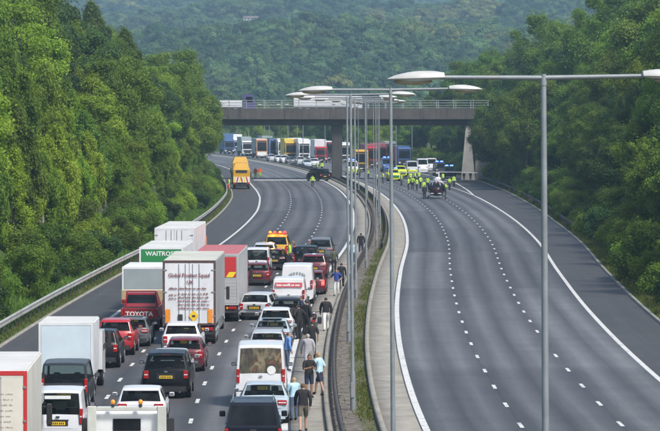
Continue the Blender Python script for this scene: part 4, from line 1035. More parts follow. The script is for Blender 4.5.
    def shell(name, test, mat, off):
        fs = [p.vertices[:] for p, (l_, t), c in zip(bme.polygons, FL, fc) if test(l_, t, c)]
        if not fs: return
        used = sorted({i for q in fs for i in q}); mp = {u: i for i, u in enumerate(used)}
        v = co[used] + nm[used]*off*k; m2 = bpy.data.meshes.new(name); m2.from_pydata([tuple(a) for a in v], [], [tuple(mp[i] for i in q) for q in fs])
        m2.polygons.foreach_set('use_smooth', np.ones(len(m2.polygons), bool)); return link(name, m2, mat, root)
    shell('shirt', lambda l_, t, c: (l_ == 'torso' and c[2] > .93*k) or l_ == 'uarm' or (l_ == 'hips' and c[2] > .93*k) or (long_sleeve and l_ == 'farm' and t < .93), top, .020*loose)
    shell('trousers' if long_legs else 'shorts', lambda l_, t, c: l_ in ('hips', 'thigh') and c[2] < .97*k and (long_legs or t < .88 or l_ == 'hips') or (long_legs and l_ == 'shin'), bottom, .016*loose)
    shell('shoe', lambda l_, t, c: l_ == 'foot' or (l_ == 'shin' and c[2] < .10*k), shoes or INK, .011)
    hy = float(J['hd'].y)
    if helmet: MB().ell((0, hy, 1.64*k), (.125, .145, .125), 12, 8, -.35).build('helmet', helmet, root, 60)
    else: shell('hair', lambda l_, t, c: l_ == 'head' and (c[2] > 1.655*k or (c[2] > (1.575-hairlen*.08)*k and c[1] < hy-.018)), hair or HAIRD, .016)
    if band: shell('reflective_band', lambda l_, t, c: l_ == 'torso' and 1.10*k < c[2] < 1.17*k, PLATEW, .026*loose)
    # face and hands
    MB().ell((0, hy+.098*k, 1.60*k), (.014,.022,.022), 6, 4).build('nose', S, body)
    for s in (-1, 1):
        MB().ell((s*.084*k, hy, 1.605*k), (.012,.025,.034), 6, 5).build('ear', S, body)
        MB().ell((s*.032*k, hy+.083*k, 1.63*k), (.014,.010,.009), 6, 4).build('eye', INK, body)
    for n, s in (('l',-1),('r',1)):
        wv = J['wr'+n]; d = (J['wr'+n]-J['el'+n]).normalized(); sd = Vector((0,1,0)) if abs(d.y) < .8 else Vector((0,0,1)); sd = (sd - d*sd.dot(d)).normalized(); up = d.cross(sd)
        hb = MB(); hb.path([wv, wv+d*.045, wv+d*.095], [.028*k,.040*k,.036*k], 7)
        for q, ln in zip((-.03,-.01,.012,.03), (.062,.078,.074,.056)):
            a = wv+d*.09+sd*q*k; b = a+d*ln*.55; c = b+(d*.8-up*s*.6).normalized()*ln*.5; hb.path([a,b,c], [.0095,.009,.007], 5)
        a = wv+d*.03+sd*.03*k; b = a+(d*.7+sd*.7)*.045; hb.path([a,b,b+d*.03], [.012,.010,.008], 5)
        hb.build('hand', S, body)
    MB().box(-.02, .02, hy+.088*k, hy+.094*k, 1.555*k, 1.562*k).build('mouth', REDINK, body)
    return root

# ------------------------------------------------------------------ place the vehicles
Pt = {k: paint(k, c) for k, c in dict(white=(.68,.69,.70), silver=(.46,.48,.50), lightblue=(.42,.50,.55), grey=(.10,.108,.118), darkgrey=(.03,.033,.037), black=(.007,.0075,.009), navy=(.009,.012,.022),
      red=(.40,.012,.018), maroon=(.13,.010,.018), toyred=(.30,.010,.016), blue=(.05,.11,.28), yellow=(.60,.33,.008), orange=(.75,.22,.03), purple=(.09,.08,.22), cream=(.62,.58,.47), green=(.02,.20,.06), tan=(.42,.33,.20)).items()}
BOXW = pm('box_white', (.70,.72,.74), .5, 0, .05, 1.2, 0, 0, ((.35,.35,.33), .5)); BOXB = pm('box_bluewhite', (.58,.68,.74), .45, 0, .05, 1.2, 0, 0, ((.32,.36,.38), .35))
ROOFG = pm('roof_grey_white', (.60,.60,.57), .6, 0, .08, .8, 0, 0, ((.30,.30,.27), .6)); BOXC = pm('box_cream', (.60,.58,.52), .55, 0, .05, 1.0, 0, 0, ((.30,.28,.24), .5))
BOXG = pm('box_grey', (.28,.33,.34), .5, 0, .08, 1.0); BOXRED = pm('box_red', (.46,.10,.10), .5, 0, .08, 1.2, 0, 0, ((.30,.16,.15), .5)); GREENP = pm('panel_green', (.02,.22,.06), .5, 0, .06, 2)
TRAILSIDE = pm('trailer_side', (.34,.345,.34), .55, 0, .1, .8, 0, 0, ((.18,.17,.16), .5))

def fake_lines(parent, x0, x1, z0, z1, n, y, mat, h=.05):      # rows of print too small to read
    rg = random.Random(int(abs(x0)*1000)+n)
    for i in range(n):
        z = z1 - (z1-z0)*(i+.5)/n; x = x0; b = MB()
        xe = x1 if rg.random() < .6 else x1 - rg.uniform(.1, .5)
        while x < xe - .03:
            for q in range(rg.randint(2, 8)):
                wd = rg.uniform(.022, .04)*h/.07
                if x + wd > xe: break
                hh = h*rg.choice((.62, .62, .7, 1.0)); b.box(x, x+wd, y-.003, y, z-h/2, z-h/2+hh); x += wd + .012
            x += .045
        if b.v: b.build('printed_line', mat, parent)['kind'] = 'stuff'

# --- left lane
v = lorry('cream box lorry with red-framed lettered rear, at the bottom left corner', BOXC, BOXC, L=8.2, top=4.02, frame=REDINK, roofm=ROOFG, cabm=Pt['white']); put(v, -17, 103.0, 0, 0)
MB().box(-1.13, 1.13, -.047, -.044, 1.3, 3.8).build('print_panel', pm('print_panel', (.66,.62,.54), .6, 0, .06, 2), v); fake_lines(v, -1.0, .85, 1.5, 3.6, 13, -.048, pm('ink_brown', (.30,.26,.22), .6))
v = car('smallvan', Pt['white'], 'small_van', 'small white van with large dark rear window beside the cream lorry', 'van', tail='tall', dims=dict(H=1.90)); put(v, 57, 122.5)
MB().box(-.45, .45, .03, .036, 1.60, 1.72).build('window_sticker', PLATEW, v)
v = car('mpv', Pt['darkgrey'], 'people_carrier', 'dark grey people carrier behind the white box van', 'car', tail='tall', dims=dict(H=1.93, W=1.9)); put(v, 63.5, 135.5)
v = lorry('white box van with pale blue rear shutter, bottom left queue', BOXW, BOXB, L=4.1, W=2.2, top=2.98, floor=.8, cabm=Pt['white'], rear='plain', roofm=ROOFG, name='box_van', group='vehicles queuing on the left carriageway', cabH=2.35); put(v, 65.5, 143.5); v['category'] = 'van'
v = car('suv', Pt['black'], 'parked_car', 'black car peeking out ahead of the white box van', 'car'); put(v, 98, 158.5)
v = car('suv', Pt['red'], 'parked_car', 'bright red car in the left lane', 'car', tail='side', dims=dict(W=1.85)); put(v, 114, 166.6)
v = car('hatch', Pt['grey'], 'parked_car', 'dark blue-grey hatchback between red car and red pickup', 'car', parts=('sunroof',), dims=dict(H=1.40)); put(v, 131, 172.8)
v = pickup(Pt['toyred'], 'dark red pickup with white lettering on its tailgate', tailtxt='TOYOTA', W=1.95, H=1.74); put(v, 139, 185.0); v.scale = (1, 1, 1.12)
v = lorry('lorry with grey rear panel and tan tail-lift ahead of the red pickup', BOXG, BOXG, L=5.6, W=2.3, top=2.98, floor=1.7, cabm=Pt['white'], rear='plain', roofm=BOXW, frame=BOXW); put(v, 143, 193.5)
MB().cbox(-1.2, 1.2, -.14, -.05, .95, 1.73, .03).build('tail_lift', Pt['tan'], v)
v = lorry('white lorry with green lettered rear panel in the left lane', BOXW, GREENP, L=9.8, top=3.68, cabm=Pt['white'], frame=BOXW, rear='plain', roofm=ROOFG); put(v, 161, 203.0)
lettering('WAITROSE', .36, WHITEINK, v, (0,-.024,3.3), sx=1.0, bold=.006)
v = lorry('furthest white-roofed lorry in the left lane, pale rear', BOXW, BOXW, L=13, top=3.95, cabm=Pt['orange'], roofm=ROOFG); put(v, 174, 227.5)

# --- middle lane
v = lorry('pale flatbed lorry with amber beacons, cut off by the bottom edge', BOXC, BOXC, L=.9, W=2.3, top=2.3, floor=1.0, cabm=Pt['white'], rear='plain', name='flatbed_lorry', cabH=2.3) if False else None
fl = thing('flatbed_lorry', 'pale flatbed lorry with amber beacons, cut off by the bottom edge', 'lorry', (0,0,0), 0, 'lorries in the queue')
FLC = pm('flatbed_pale', (.52,.54,.50), .6, 0, .08, 1.5, 0, 0, ((.25,.24,.2), .6))
MB().cbox(-1.2, 1.2, 0, 4.2, .95, 1.1, .02).build('bed', FLC, fl)
for s in (-1,1):
    MB().cbox(min(s*1.16,s*1.22), max(s*1.16,s*1.22), .02, 4.15, 1.101, 1.55, .01).build('side_board', FLC, fl)
    MB().cbox(min(s*.92,s*1.2), max(s*.92,s*1.2), 4.22, 4.32, 1.0, 2.62, .02).build('headboard_post', FLC, fl)
    bb = MB().tube((s*.42,4.27,2.60),(s*.42,4.27,2.68),.05,.05,10); bs = bb.build('beacon', BLACKP, fl); MB().ell((s*.42,4.27,2.74),(.075,.075,.085),10,7).build('lens', AMBER, bs, 60)
    wheel(fl, s*.98, 1.0, .45, .3, s); wheel(fl, s*.98, 5.3, .45, .3, s)
    MB().cbox(min(s*1.2,s*1.42), max(s*1.2,s*1.42), 5.55, 5.65, 1.6, 2.15, .03).build('mirror', BLACKP, fl)
    MB().tube((s*1.02,5.6,2.0),(s*1.25,5.6,2.0),.02,.02,6).build('mirror_arm', BLACKP, fl)
MB().cbox(-1.2, 1.2, -.06, -.005, 1.1, 1.55, .01).build('tailboard', FLC, fl)
MB().cbox(-.92, .92, 4.25, 4.31, 2.48, 2.6, .015).build('headboard_rail', FLC, fl); MB().cbox(-.92, .92, 4.25, 4.31, 1.0, 1.7, .015).build('headboard_panel', FLC, fl)
cbx = MB().cbox(-1.03, 1.03, 4.45, 6.3, .55, 2.45, .08).build('cab', Pt['white'], fl); MB().box(-.42, .42, 4.42, 4.449, 1.85, 2.22).build('rear_window', GLASS, cbx)
MB().box(-.8, .8, 6.302, 6.32, 1.5, 2.2).build('windscreen', GLASS, cbx); MB().box(-.5, .5, .2, 6, .6, .94).build('chassis', BLACKP, fl)
put(fl, 122, 103.3)
v = car('hatch', Pt['white'], 'parked_car', 'white hatchback just ahead of the flatbed lorry', 'car', dims=dict(W=1.86)); put(v, 140, 128.6)
v = car('range', Pt['black'], 'parked_car', 'large black four-wheel drive with yellow plate in the middle lane', 'car', tail='mid'); put(v, 165.5, 142)
v = car('sedan', Pt['silver'], 'parked_car', 'silver saloon directly ahead of the large black four-wheel drive', 'car'); put(v, 169, 148.6)
v = car('hatch', Pt['maroon'], 'parked_car', 'dark maroon hatchback behind the white car in the middle lane', 'car'); put(v, 184, 156.4)
v = car('suv', Pt['white'], 'parked_car', 'white car tucked behind the lettered white trailer', 'car', tail='mid', dims=dict(H=1.62)); put(v, 181, 165.2)
v = lorry('tall white articulated trailer with lettered rear doors in the middle lane', TRAILSIDE, BOXW, L=11.2, W=2.6, top=4.15, floor=.98, cabm=Pt['white'], frame=pm('dark_frame', (.09,.05,.05), .6), roofm=pm('tarp_roof', (.50,.51,.44), .7, 0, .1, .7, 0, 0, ((.28,.28,.24), .6)), name='articulated_lorry'); put(v, 189, 174.5)
PINK = pm('ink_maroon', (.20,.05,.06), .6, 0, .1, 20)
lettering('Global Product Squad', .27, PINK, v, (0,-.058,3.42), sx=.86, bold=.004); lettering('UK', .24, PINK, v, (.05,-.058,3.08), bold=.004)
for zz, xx in ((2.78,(-1.0,1.05)),):
    fake_lines(v, xx[0], xx[1], zz-.06, zz+.06, 1, -.058, PINK, .09)
fake_lines(v, -.55, 1.0, 1.72, 2.6, 5, -.058, PINK, .08); fake_lines(v, -1.0, -.62, 2.2, 2.55, 2, -.058, PINK, .08)
for s in (-1,1): MB().box(min(s*.93,s*1.16), max(s*.93,s*1.16), -.062, -.059, 1.08, 1.75).build('hazard_board', AMBER, v)
hz = MB().add([(.22+.24*cos(a), -.061, 1.42+.30*sin(a)) for a in (0, pi/2, pi, 3*pi/2)], [(0,1,2,3)]).build('hazard_diamond', PLATEY, v); MB().box(.14,.30,-.064,-.062,1.36,1.46).build('hazard_mark', INK, hz)
MB().box(-.55, -.32, -.061, -.058, 1.15, 1.5).build('label_plate', INK, v)
v = lorry('red-roofed lorry with red and yellow striped rear panel', pm('lorry_silver', (.48,.49,.49), .45, .2, .06, 1.0), pm('lorry_grey', (.42,.42,.42), .5, .1, .08, 1.0), L=12.5, W=2.5, top=3.72, floor=.95, cabm=Pt['red'], rear='shutter', roofm=BOXRED); put(v, 215.5, 192.8)
rp = MB().box(-1.12, 1.12, -.034, -.03, 2.75, 3.55).build('rear_panel', REDINK, v)
CHY = pm('chevron_yellow', (.85,.62,.02), .45, 0, .05, 9)
for i in range(6):
    x = -1.12 + i*.373; MB().add([(x,-.038,2.45),(x+.19,-.038,2.45),(x+.373,-.038,2.74),(x+.183,-.038,2.74)], [(0,1,2,3)]).build('chevron', CHY if i % 2 else REDINK, v); MB().add([(x+.19,-.038,2.45),(x+.373,-.038,2.45),(min(x+.556,1.12),-.038,2.74),(x+.373,-.038,2.74)], [(0,1,2,3)]).build('chevron', REDINK if i % 2 else CHY, v)
put(car('hatch', Pt['maroon'], label='dark red hatchback ahead of the red-roofed lorry', parts=('rails',)), 257, 232)
put(car('smallvan', Pt['white'], 'small_van', 'white small van ahead of the dark red hatchback', 'van', tail='tall'), 256.5, 247)
put(car('hatch', Pt['black'], label='black hatchback just behind the flashing emergency vehicle'), 274, 254.5)
put(car('suv', Pt['silver'], label='silver car left of the flashing emergency vehicle'), 264, 260.5)
em = car('range', Pt['yellow'], 'emergency_vehicle', 'yellow and red emergency four-wheel drive with flashing roof lights', 'car', tail='mid', dims=dict(H=2.05)); put(em, 276.5, 267.5)
for i in range(8):
    x = -.8 + i*.2; MB().add([(x,-.03,.62),(x+.2,-.03,.62),(x+.2,-.03,1.12),(x,-.03,1.12)], [(0,1,2,3)]).build('chevron', REDINK if i % 2 else CHY, em)
lb = MB().cbox(-.75, .75, 1.3, 1.65, 2.07, 2.15, .02).build('light_bar', BLACKP, em)
for i, x in enumerate((-.55, -.2, .2, .55)): MB().ell((x, 1.47, 2.22), (.11,.11,.075), 10, 6).build('beacon', emit('beacon_amber', (1,.10,.004), 5) if i % 2 == 0 else emit('beacon_red', (1,.012,.012), 8), lb)
for x, q in ((-.4, (1,.22,.03)), (.4, (1,.04,.03))):
    pl_ = bpy.data.lights.new('beacon_light', 'POINT'); pl_.energy = 160; pl_.color = q; pl_.shadow_soft_size = .15; po = bpy.data.objects.new('beacon_light', pl_); COL.objects.link(po); po.parent = em; po.location = (x, 1.2, 2.55)

# --- right lane
v = pickup(Pt['navy'], 'dark navy pickup with rear canopy and oval badge at bottom of the queue', True, W=1.92, H=1.86, oval=True); put(v, 253, 117.6)
v = car('sedan', Pt['lightblue'], 'parked_car', 'silver-blue saloon between navy pickup and white minibus', 'car', dims=dict(W=1.86)); put(v, 264, 130.4)
v = car('van', Pt['white'], 'minibus', 'white minibus with wide colourful rear window in the right lane', 'van', tail='tall', dims=dict(W=2.02)); put(v, 260.5, 138)
def painted_reflections():  # coloured reflections of the interior, painted into the window's base colour
    m, n, bb = _new('window_painted_reflections'); tc = N(n, 'ShaderNodeTexCoord').outputs['Object']; mp = N(n, 'ShaderNodeMapping'); mp.inputs['Scale'].default_value = (2.8, 1, 1.5); n.links.new(tc, mp.inputs[0])
    f = noise(n, mp.outputs[0], 1.0, 4, .6); g = noise(n, mp.outputs[0], .55, 3)
    c = ramp(n, f, [(.30, (.03,.025,.02)), (.42, (.16,.10,.05)), (.5, (.40,.33,.20)), (.56, (.05,.07,.03)), (.63, (.42,.11,.02)), (.72, (.45,.40,.30))])
    n.links.new(mix(n, c, (.03,.03,.03), mul(n, ramp(n, g, [(.30, 0.25), (.55, 1.0)]), .88)), bb.inputs['Base Color']); bb.inputs['Roughness'].default_value = .12; return m
for ch in v.children:
    if ch.name.startswith('rear_window'): ch.data.materials.clear(); ch.data.materials.append(painted_reflections())
n = 18; MB().add([(.42+.17*cos(2*pi*i/n), .028, 1.45+.17*sin(2*pi*i/n)) for i in range(n)], [tuple(range(n))]).build('round_logo', PLATEW, v)
put(car('estate', Pt['silver'], label='silver estate with roof rails ahead of the white minibus', parts=('rails','bars','chrome')), 267, 161.5)
put(car('sedan', Pt['lightblue'], label='pale silver-blue saloon two cars ahead of the white minibus', parts=('sunroof',)), 271.5, 170)
put(car('hatch', Pt['white'], label='white hatchback beside the group of dark-clad people', dims=dict(W=1.84)), 275.5, 179.6)
put(car('suv', Pt['black'], label='black car with roof bars behind the white van with red band', parts=('bars',), dims=dict(H=1.55)), 287.5, 187.6)
put(car('estate', Pt['silver'], label='grey-silver estate turned across the lane line', tail='mid', dims=dict(W=1.86)), 254, 194.6, radians(-9))
v = car('smallvan', Pt['white'], 'small_van', 'white van with red band of lettering across its rear', 'van', tail='tall', dims=dict(H=1.98, W=1.95), glassrear=False); put(v, 288.5, 201.6)
MB().box(-.78, .78, .02, .028, 1.45, 1.72).build('red_band', pm('band_red', (.55,.10,.12), .5), v); fake_lines(v, -.68, .68, 1.52, 1.66, 1, .018, WHITEINK, .13)
v = car('van', Pt['white'], 'white_van', 'taller white van with faint curved lettering ahead of red-banded van', 'van', tail='tall', dims=dict(H=2.38), glassrear=False); put(v, 297, 210)
for i in range(7):
    a = radians(150-i*20); MB().box(.5*cos(a)-.05, .5*cos(a)+.05, .05, .056, 1.5+.28*sin(a), 1.66+.28*sin(a)).build('lettering_mark', BOXG, v)
put(car('hatch', Pt['maroon'], label='dark red hatchback with lit brake lights beside the walkway', lit=True), 311.5, 220.5)
put(car('suv', Pt['maroon'], label='dark car with white roof ahead of the lit brake lights', roofcol=Pt['white'], parts=('rails',)), 313.5, 240.5)
put(car('mpv', Pt['black'], 'people_carrier', 'black people carrier at the head of the right lane, left one', 'car', tail='tall', dims=dict(H=1.8)), 305, 252.5)
put(car('range', Pt['grey'], label='dark grey four-wheel drive at the front of the queue by the walkway', parts=('rails',)), 320.5, 266)

# --- works vehicles on the left hard shoulder, far
def works_truck(x, d, label, topz):
    r = thing('works_lorry', label, 'lorry', (0,0,0), 0, 'yellow works lorries')
    MB().cbox(-1.22, 1.22, 0, 6.0, .9, topz-.9, .05).build('body', Pt['yellow'], r); MB().add([(-1.2,.05,topz-.9),(1.2,.05,topz-.9),(1.2,5.9,topz-.9),(-1.2,5.9,topz-.9),(-.85,.5,topz),(.85,.5,topz),(.85,5.5,topz),(-.85,5.5,topz)], [(0,1,5,4),(1,2,6,5),(2,3,7,6),(3,0,4,7),(4,5,6,7)]).build('hopper', Pt['yellow'], r)
    MB().box(-.8, .8, -.06, -.005, topz-1.35, topz-1.0).build('sign_panel', INK, r)
    bd = MB().box(-1.15, 1.15, -.08, -.03, .95, 1.75).build('rear_board', PLATEW, r)
    for i in range(6):
        xx = -1.15+i*.383
        for s in ((1,) if i < 3 else (-1,)):
            MB().add([(xx,-.084,.97),(xx+.2,-.084,.97),(xx+.2+.18*s,-.084,1.73),(xx+.18*s,-.084,1.73)], [(0,1,2,3)]).build('chevron', REDINK if i % 2 else CHY, bd)
    for s in (-1,1):
        MB().ell((s*.9,.3,topz-.75),(.13,.13,.16),8,6).build('beacon', AMBER, r); wheel(r, s*1.0, 1.2, .5, .34, s); wheel(r, s*1.0, 2.4, .5, .34, s)
        MB().cbox(min(s*.8,s*1.15), max(s*.8,s*1.15), -.06, .05, .66, .86, .02).build('tail_light', TAILRED, r)
    MB().box(-.8,.8,-.03,.02,.3,.75).build('mudflap', BLACKP, r); MB().box(-.5,.5,.3,6.5,.6,.89).build('chassis', BLACKP, r)
    tractor_cab(r, Pt['yellow'], 6.2, 2.4, 2.9); put(r, x, d); return r
works_truck(241.5, 506, 'yellow works lorry with striped rear on the left hard shoulder', 3.7)
works_truck(240.5, 540, 'second yellow works lorry parked ahead of the striped one', 4.1)
dk = car('mpv', Pt['black'], 'parked_car', 'black vehicle parked against the bridge pier', 'car', group='vehicles around the bridge', dims=dict(H=2.0)); put(dk, 325, 560, radians(28))

# --- oncoming carriageway beyond the bridge: vehicles face the camera
def oncoming(o, x, d, rz=0.0): X = pxd(x, d); o.location = (X, d, 0); o.rotation_euler = (0, 0, -atan(dC(min(d, 1100))) + pi + rz); return o
GO = 'vehicles held beyond the bridge'
def front_lorry(x, d, cabm, boxm, label, L=9, top=3.9, cabH=3.2, front=None):
    # built with its nose at local y=0 pointing to -y so that rotation by 0 faces the camera
    r = thing('lorry', label, 'lorry', (pxd(x,d), d, 0), -atan(dC(min(d,1100))), GO); r.scale = (1, 1, 1.14)
    MB().cbox(-1.25, 1.25, 2.35, 2.35+L, 1.0, top, .04).build('box_body', boxm, r)
    c = MB().prism([(2.1,.7),(0,.5),(-.05,1.4),(.12,cabH-.3),(.5,cabH),(2.1,cabH)], -1.22, 1.22).build('cab', cabm, r, 25)
    MB().add([(-1.1,-.058,1.5),(1.1,-.058,1.5),(1.05,.06,cabH-.62),(-1.05,.06,cabH-.62)], [(0,1,2,3)]).build('windscreen', GLASS, c)
    MB().box(-1.0, 1.0, -.07, -.04, .62, 1.3).build('grille', front or BLACKP, c)
    MB().cbox(-1.1, 1.1, .02, .3, cabH-.5, cabH-.28, .03).build('sun_visor', BLACKP, c)
    for s in (-1,1):
        MB().cbox(min(s*.75,s*1.12), max(s*.75,s*1.12), -.09, -.01, .66, .9, .02).build('headlight', CLEARL, c)
        MB().cbox(min(s*1.25,s*1.5), max(s*1.25,s*1.5), .05, .2, 1.5, 2.3, .03).build('mirror', BLACKP, c); MB().tube((s*1.18,.12,2.2),(s*1.3,.12,2.2),.02,.02,6).build('mirror_arm', BLACKP, c)
        for yy in (1.1, 2.35+L-1.2, 2.35+L-2.4): wheel(r, s*1.05, yy, .5, .32, s)
    MB().box(-.6,.6,.3,2.3+L,.55,.98).build('chassis', BLACKP, r); MB().box(-.26,.26,-.1,-.072,.5,.61).build('number_plate', PLATEW, c)
    return r
front_lorry(229.5, 880, Pt['blue'], pm('curtain_blue', (.07,.15,.30), .6), 'blue curtain-sided lorry leftmost under the bridge', top=4.4)
front_lorry(247.5, 845, Pt['white'], BOXG, 'white-cabbed lorry beside the blue curtain-sided one', top=4.0)
front_lorry(262, 806, pm('cab_peach', (.55,.30,.18), .5), BOXG, 'lorry with orange cab roof and white front under the bridge', top=4.0, cabH=3.9, front=PLATEW)
front_lorry(275.5, 820, Pt['blue'], pm('curtain_dark', (.05,.06,.08), .6), 'dark lorry with bright blue cab roof under the bridge', top=3.9, cabH=3.8)
front_lorry(291, 776, Pt['yellow'], pm('box_yellow', (.62,.52,.10), .6), 'yellow lorry under the middle of the bridge span', top=4.2, cabH=3.6)
front_lorry(304.5, 770, Pt['white'], BOXW, 'white lorry right of the yellow one under the bridge', top=4.2, cabH=3.6)
front_lorry(321.5, 742, Pt['red'], BOXW, 'white-boxed lorry with red cab front left of the pier', top=4.3, cabH=3.0)
for (x, d, k, c, lab) in ((278, 752, 'hatch', 'white', 'white car below the blue-roofed lorry'), (289, 728, 'hatch', 'grey', 'dark grey car below the yellow lorry'), (313, 704, 'estate', 'white', 'white car with green-clad people by the pier')):
    oncoming(car(k, Pt[c], label=lab + ' beyond the bridge', group=GO, plate='w'), x, d+4)
GREENHV = cloth('hivis', (.42,.66,.05)); ORANGEHV = cloth('hivis_orange', (.85,.14,.03))
HVY = pm('paint_hivis_yellow', (.70,.80,.05), .4)
def van_front(x, d, kind, col, label, blue=True, band=None, name='emergency_van', H=None):
    r = car(kind, col, name, label, 'van', group='emergency vehicles around the bridge', plate='w', dims=dict(H=H) if H else None); L = PROFILES[kind]['L']; W = PROFILES[kind]['W']; Hh = H or PROFILES[kind]['H']
    X = pxd(x, d); r.location = (X + 0, d + L, 0); r.rotation_euler = (0,0,pi - atan(dC(d)))
    if band: MB().cbox(-W/2*.78, W/2*.78, L-.02, L+.05, .62, .95, .02).build('front_band', band, r)
    if blue:
        lb = MB().cbox(-W*.36, W*.36, L*.45, L*.45+.3, Hh+.02, Hh+.1, .02).build('light_bar', BLACKP, r)
        for s in (-1,1): MB().ell((s*W*.2, L*.45+.15, Hh+.17), (.3,.16,.11), 10, 6).build('beacon', emit('beacon_blue', (.06,.13,1.0), 6), lb)
    return r
van_front(393, 560, 'range', HVY, 'yellow emergency car facing the camera right of the lamp columns', band=GREENP, name='emergency_car')
van_front(386, 640, 'van', Pt['blue'], 'blue van with flashing blue lights behind the yellow emergency car')
front_lorry(404.5, 690, Pt['blue'], Pt['blue'], 'tall bright blue lorry beyond the helicopter', L=7, top=3.6, cabH=3.4)
van_front(421.5, 625, 'van', Pt['white'], 'white emergency van behind the helicopter crew', blue=False, H=2.6)
van_front(439, 600, 'van', Pt['darkgrey'], 'dark emergency van with blue lights behind the helicopter', H=2.3)
van_front(351, 610, 'van', Pt['white'], 'white emergency van with yellow front just right of the pier', band=HVY)
front_lorry(361.5, 640, Pt['yellow'], Pt['yellow'], 'yellow rescue lorry between the far lamp columns', L=6, top=3.5, cabH=3.5)
front_lorry(372, 680, Pt['red'], pm('curtain_maroon', (.30,.08,.10), .6), 'maroon lorry behind the lamp columns, left one', L=9, top=4.0, cabH=3.6)
front_lorry(381, 700, Pt['maroon'], pm('curtain_maroon', (.30,.08,.10), .6), 'maroon lorry behind the lamp columns, right one', L=9, top=4.0, cabH=3.6)

for (x, d, cm, bm2, lab) in ((238.5, 905, 'white', 'box_white', 'pale lorry squeezed between the blue and white-cabbed lorries'), (254.5, 850, 'darkgrey', 'box_grey', 'dark lorry just left of the orange-roofed cab'), (268.5, 850, 'green', 'box_grey', 'dark green lorry right of the orange-roofed cab'),
                             (283.5, 815, 'white', 'box_cream', 'cream lorry between the blue-roofed and yellow lorries'), (298, 815, 'cream', 'box_white', 'white lorry box behind the yellow lorry'), (312.5, 795, 'white', 'box_white', 'white lorry behind the red-cabbed one'), (329, 770, 'maroon', 'box_white', 'lorry half hidden by the bridge pier'),
                             (345, 745, 'white', 'box_white', 'white lorry right of the bridge pier'), (392, 730, 'darkgrey', 'box_grey', 'dark lorry behind the blue vans')):
    front_lorry(x, d, Pt[cm], MATS[bm2], lab, L=8, top=random.uniform(3.6, 4.2), cabH=random.uniform(3.0, 3.7))
for (x, d, k, cc, lab) in ((283.5, 738, 'suv', 'white', 'white car second from left below the lorries'), (299, 716, 'suv', 'silver', 'silver car below the white lorries'), (270, 768, 'hatch', 'silver', 'silver car leftmost below the lorries'), (306, 690, 'estate', 'lightblue', 'pale blue car nearest the median under the bridge')):
    oncoming(car(k, Pt[cc], label=lab + ' beyond the bridge', group=GO, plate='w'), x, d+4)
van_front(400, 592, 'range', HVY, 'second yellow emergency car, half behind the first', band=GREENP, blue=False, name='emergency_car')
van_front(411, 608, 'van', Pt['silver'], 'silver emergency van behind the yellow-jacketed crew', band=HVY, blue=False)
van_front(430.5, 640, 'van', Pt['white'], 'white emergency van just right of the other white one', blue=False)
van_front(449, 585, 'range', Pt['navy'], 'dark emergency car with blue lights right of the helicopter', name='emergency_car')
van_front(357, 660, 'range', HVY, 'yellow emergency car between the far lamp columns', band=GREENP, name='emergency_car')
# --- traffic on the bridge
bt = thing('bridge_lorry', 'flatbed lorry with purple cab crossing the bridge', 'lorry', (pxd(249, 573), 574.0, 10.85), 0, 'traffic on the bridge')
MB().prism([(0,.6),(2.2,.6),(2.2,3.0),(0,3.0)], 0, 1).v
cb = MB(); cb.add([(-1.0,0,.6),(1.0,0,.6),(1.0,2.3,.6),(-1.0,2.3,.6),(-1.0,0,2.9),(.5,0,2.9),(.5,2.3,2.9),(-1.0,2.3,2.9),(1.0,0,1.7),(1.0,2.3,1.7)], [(0,1,8,5,4),(3,7,6,9,2),(0,4,7,3),(4,5,6,7),(5,8,9,6),(1,2,9,8),(3,2,1,0)]); cbo = cb.build('cab', Pt['purple'], bt)
MB().box(-.5,.55,-.02,-.004,1.6,2.5).build('side_window', GLASS, cbo); MB().cbox(-6.5,-1.15,.05,2.3,.85,1.9,.04).build('load_bed', BOXW, bt)
for xx in (.3,-2.2,-5.2):
    for yy in (.2,2.1):
        q = wheel(bt, xx, yy, .48, .3, 1); q.rotation_euler = (0,0,pi/2)
MB().box(-6,.8,.5,1.8,.5,.84).build('chassis', BLACKP, bt)
bt2 = thing('bridge_trailer_lorry', 'long white box lorry crossing the bridge above the left carriageway', 'lorry', (pxd(322, 573), 574.0, 10.85), 0, 'traffic on the bridge')
MB().cbox(-4.6,4.4,.05,2.4,.9,2.75,.05).build('box_body', BOXW, bt2); cb2 = MB().cbox(4.55,6.5,.1,2.35,.55,2.6,.12).build('cab', Pt['white'], bt2); MB().box(5.3,6.2,.07,.098,1.5,2.2).build('side_window', GLASS, cb2)
MB().box(-4.4,6.2,.5,1.9,.5,.89).build('chassis', BLACKP, bt2)
for xx in (-3.4,-2.3,5.4):
    for yy in (.22,2.2):
        q = wheel(bt2, xx, yy, .48, .3, 1); q.rotation_euler = (0,0,pi/2)

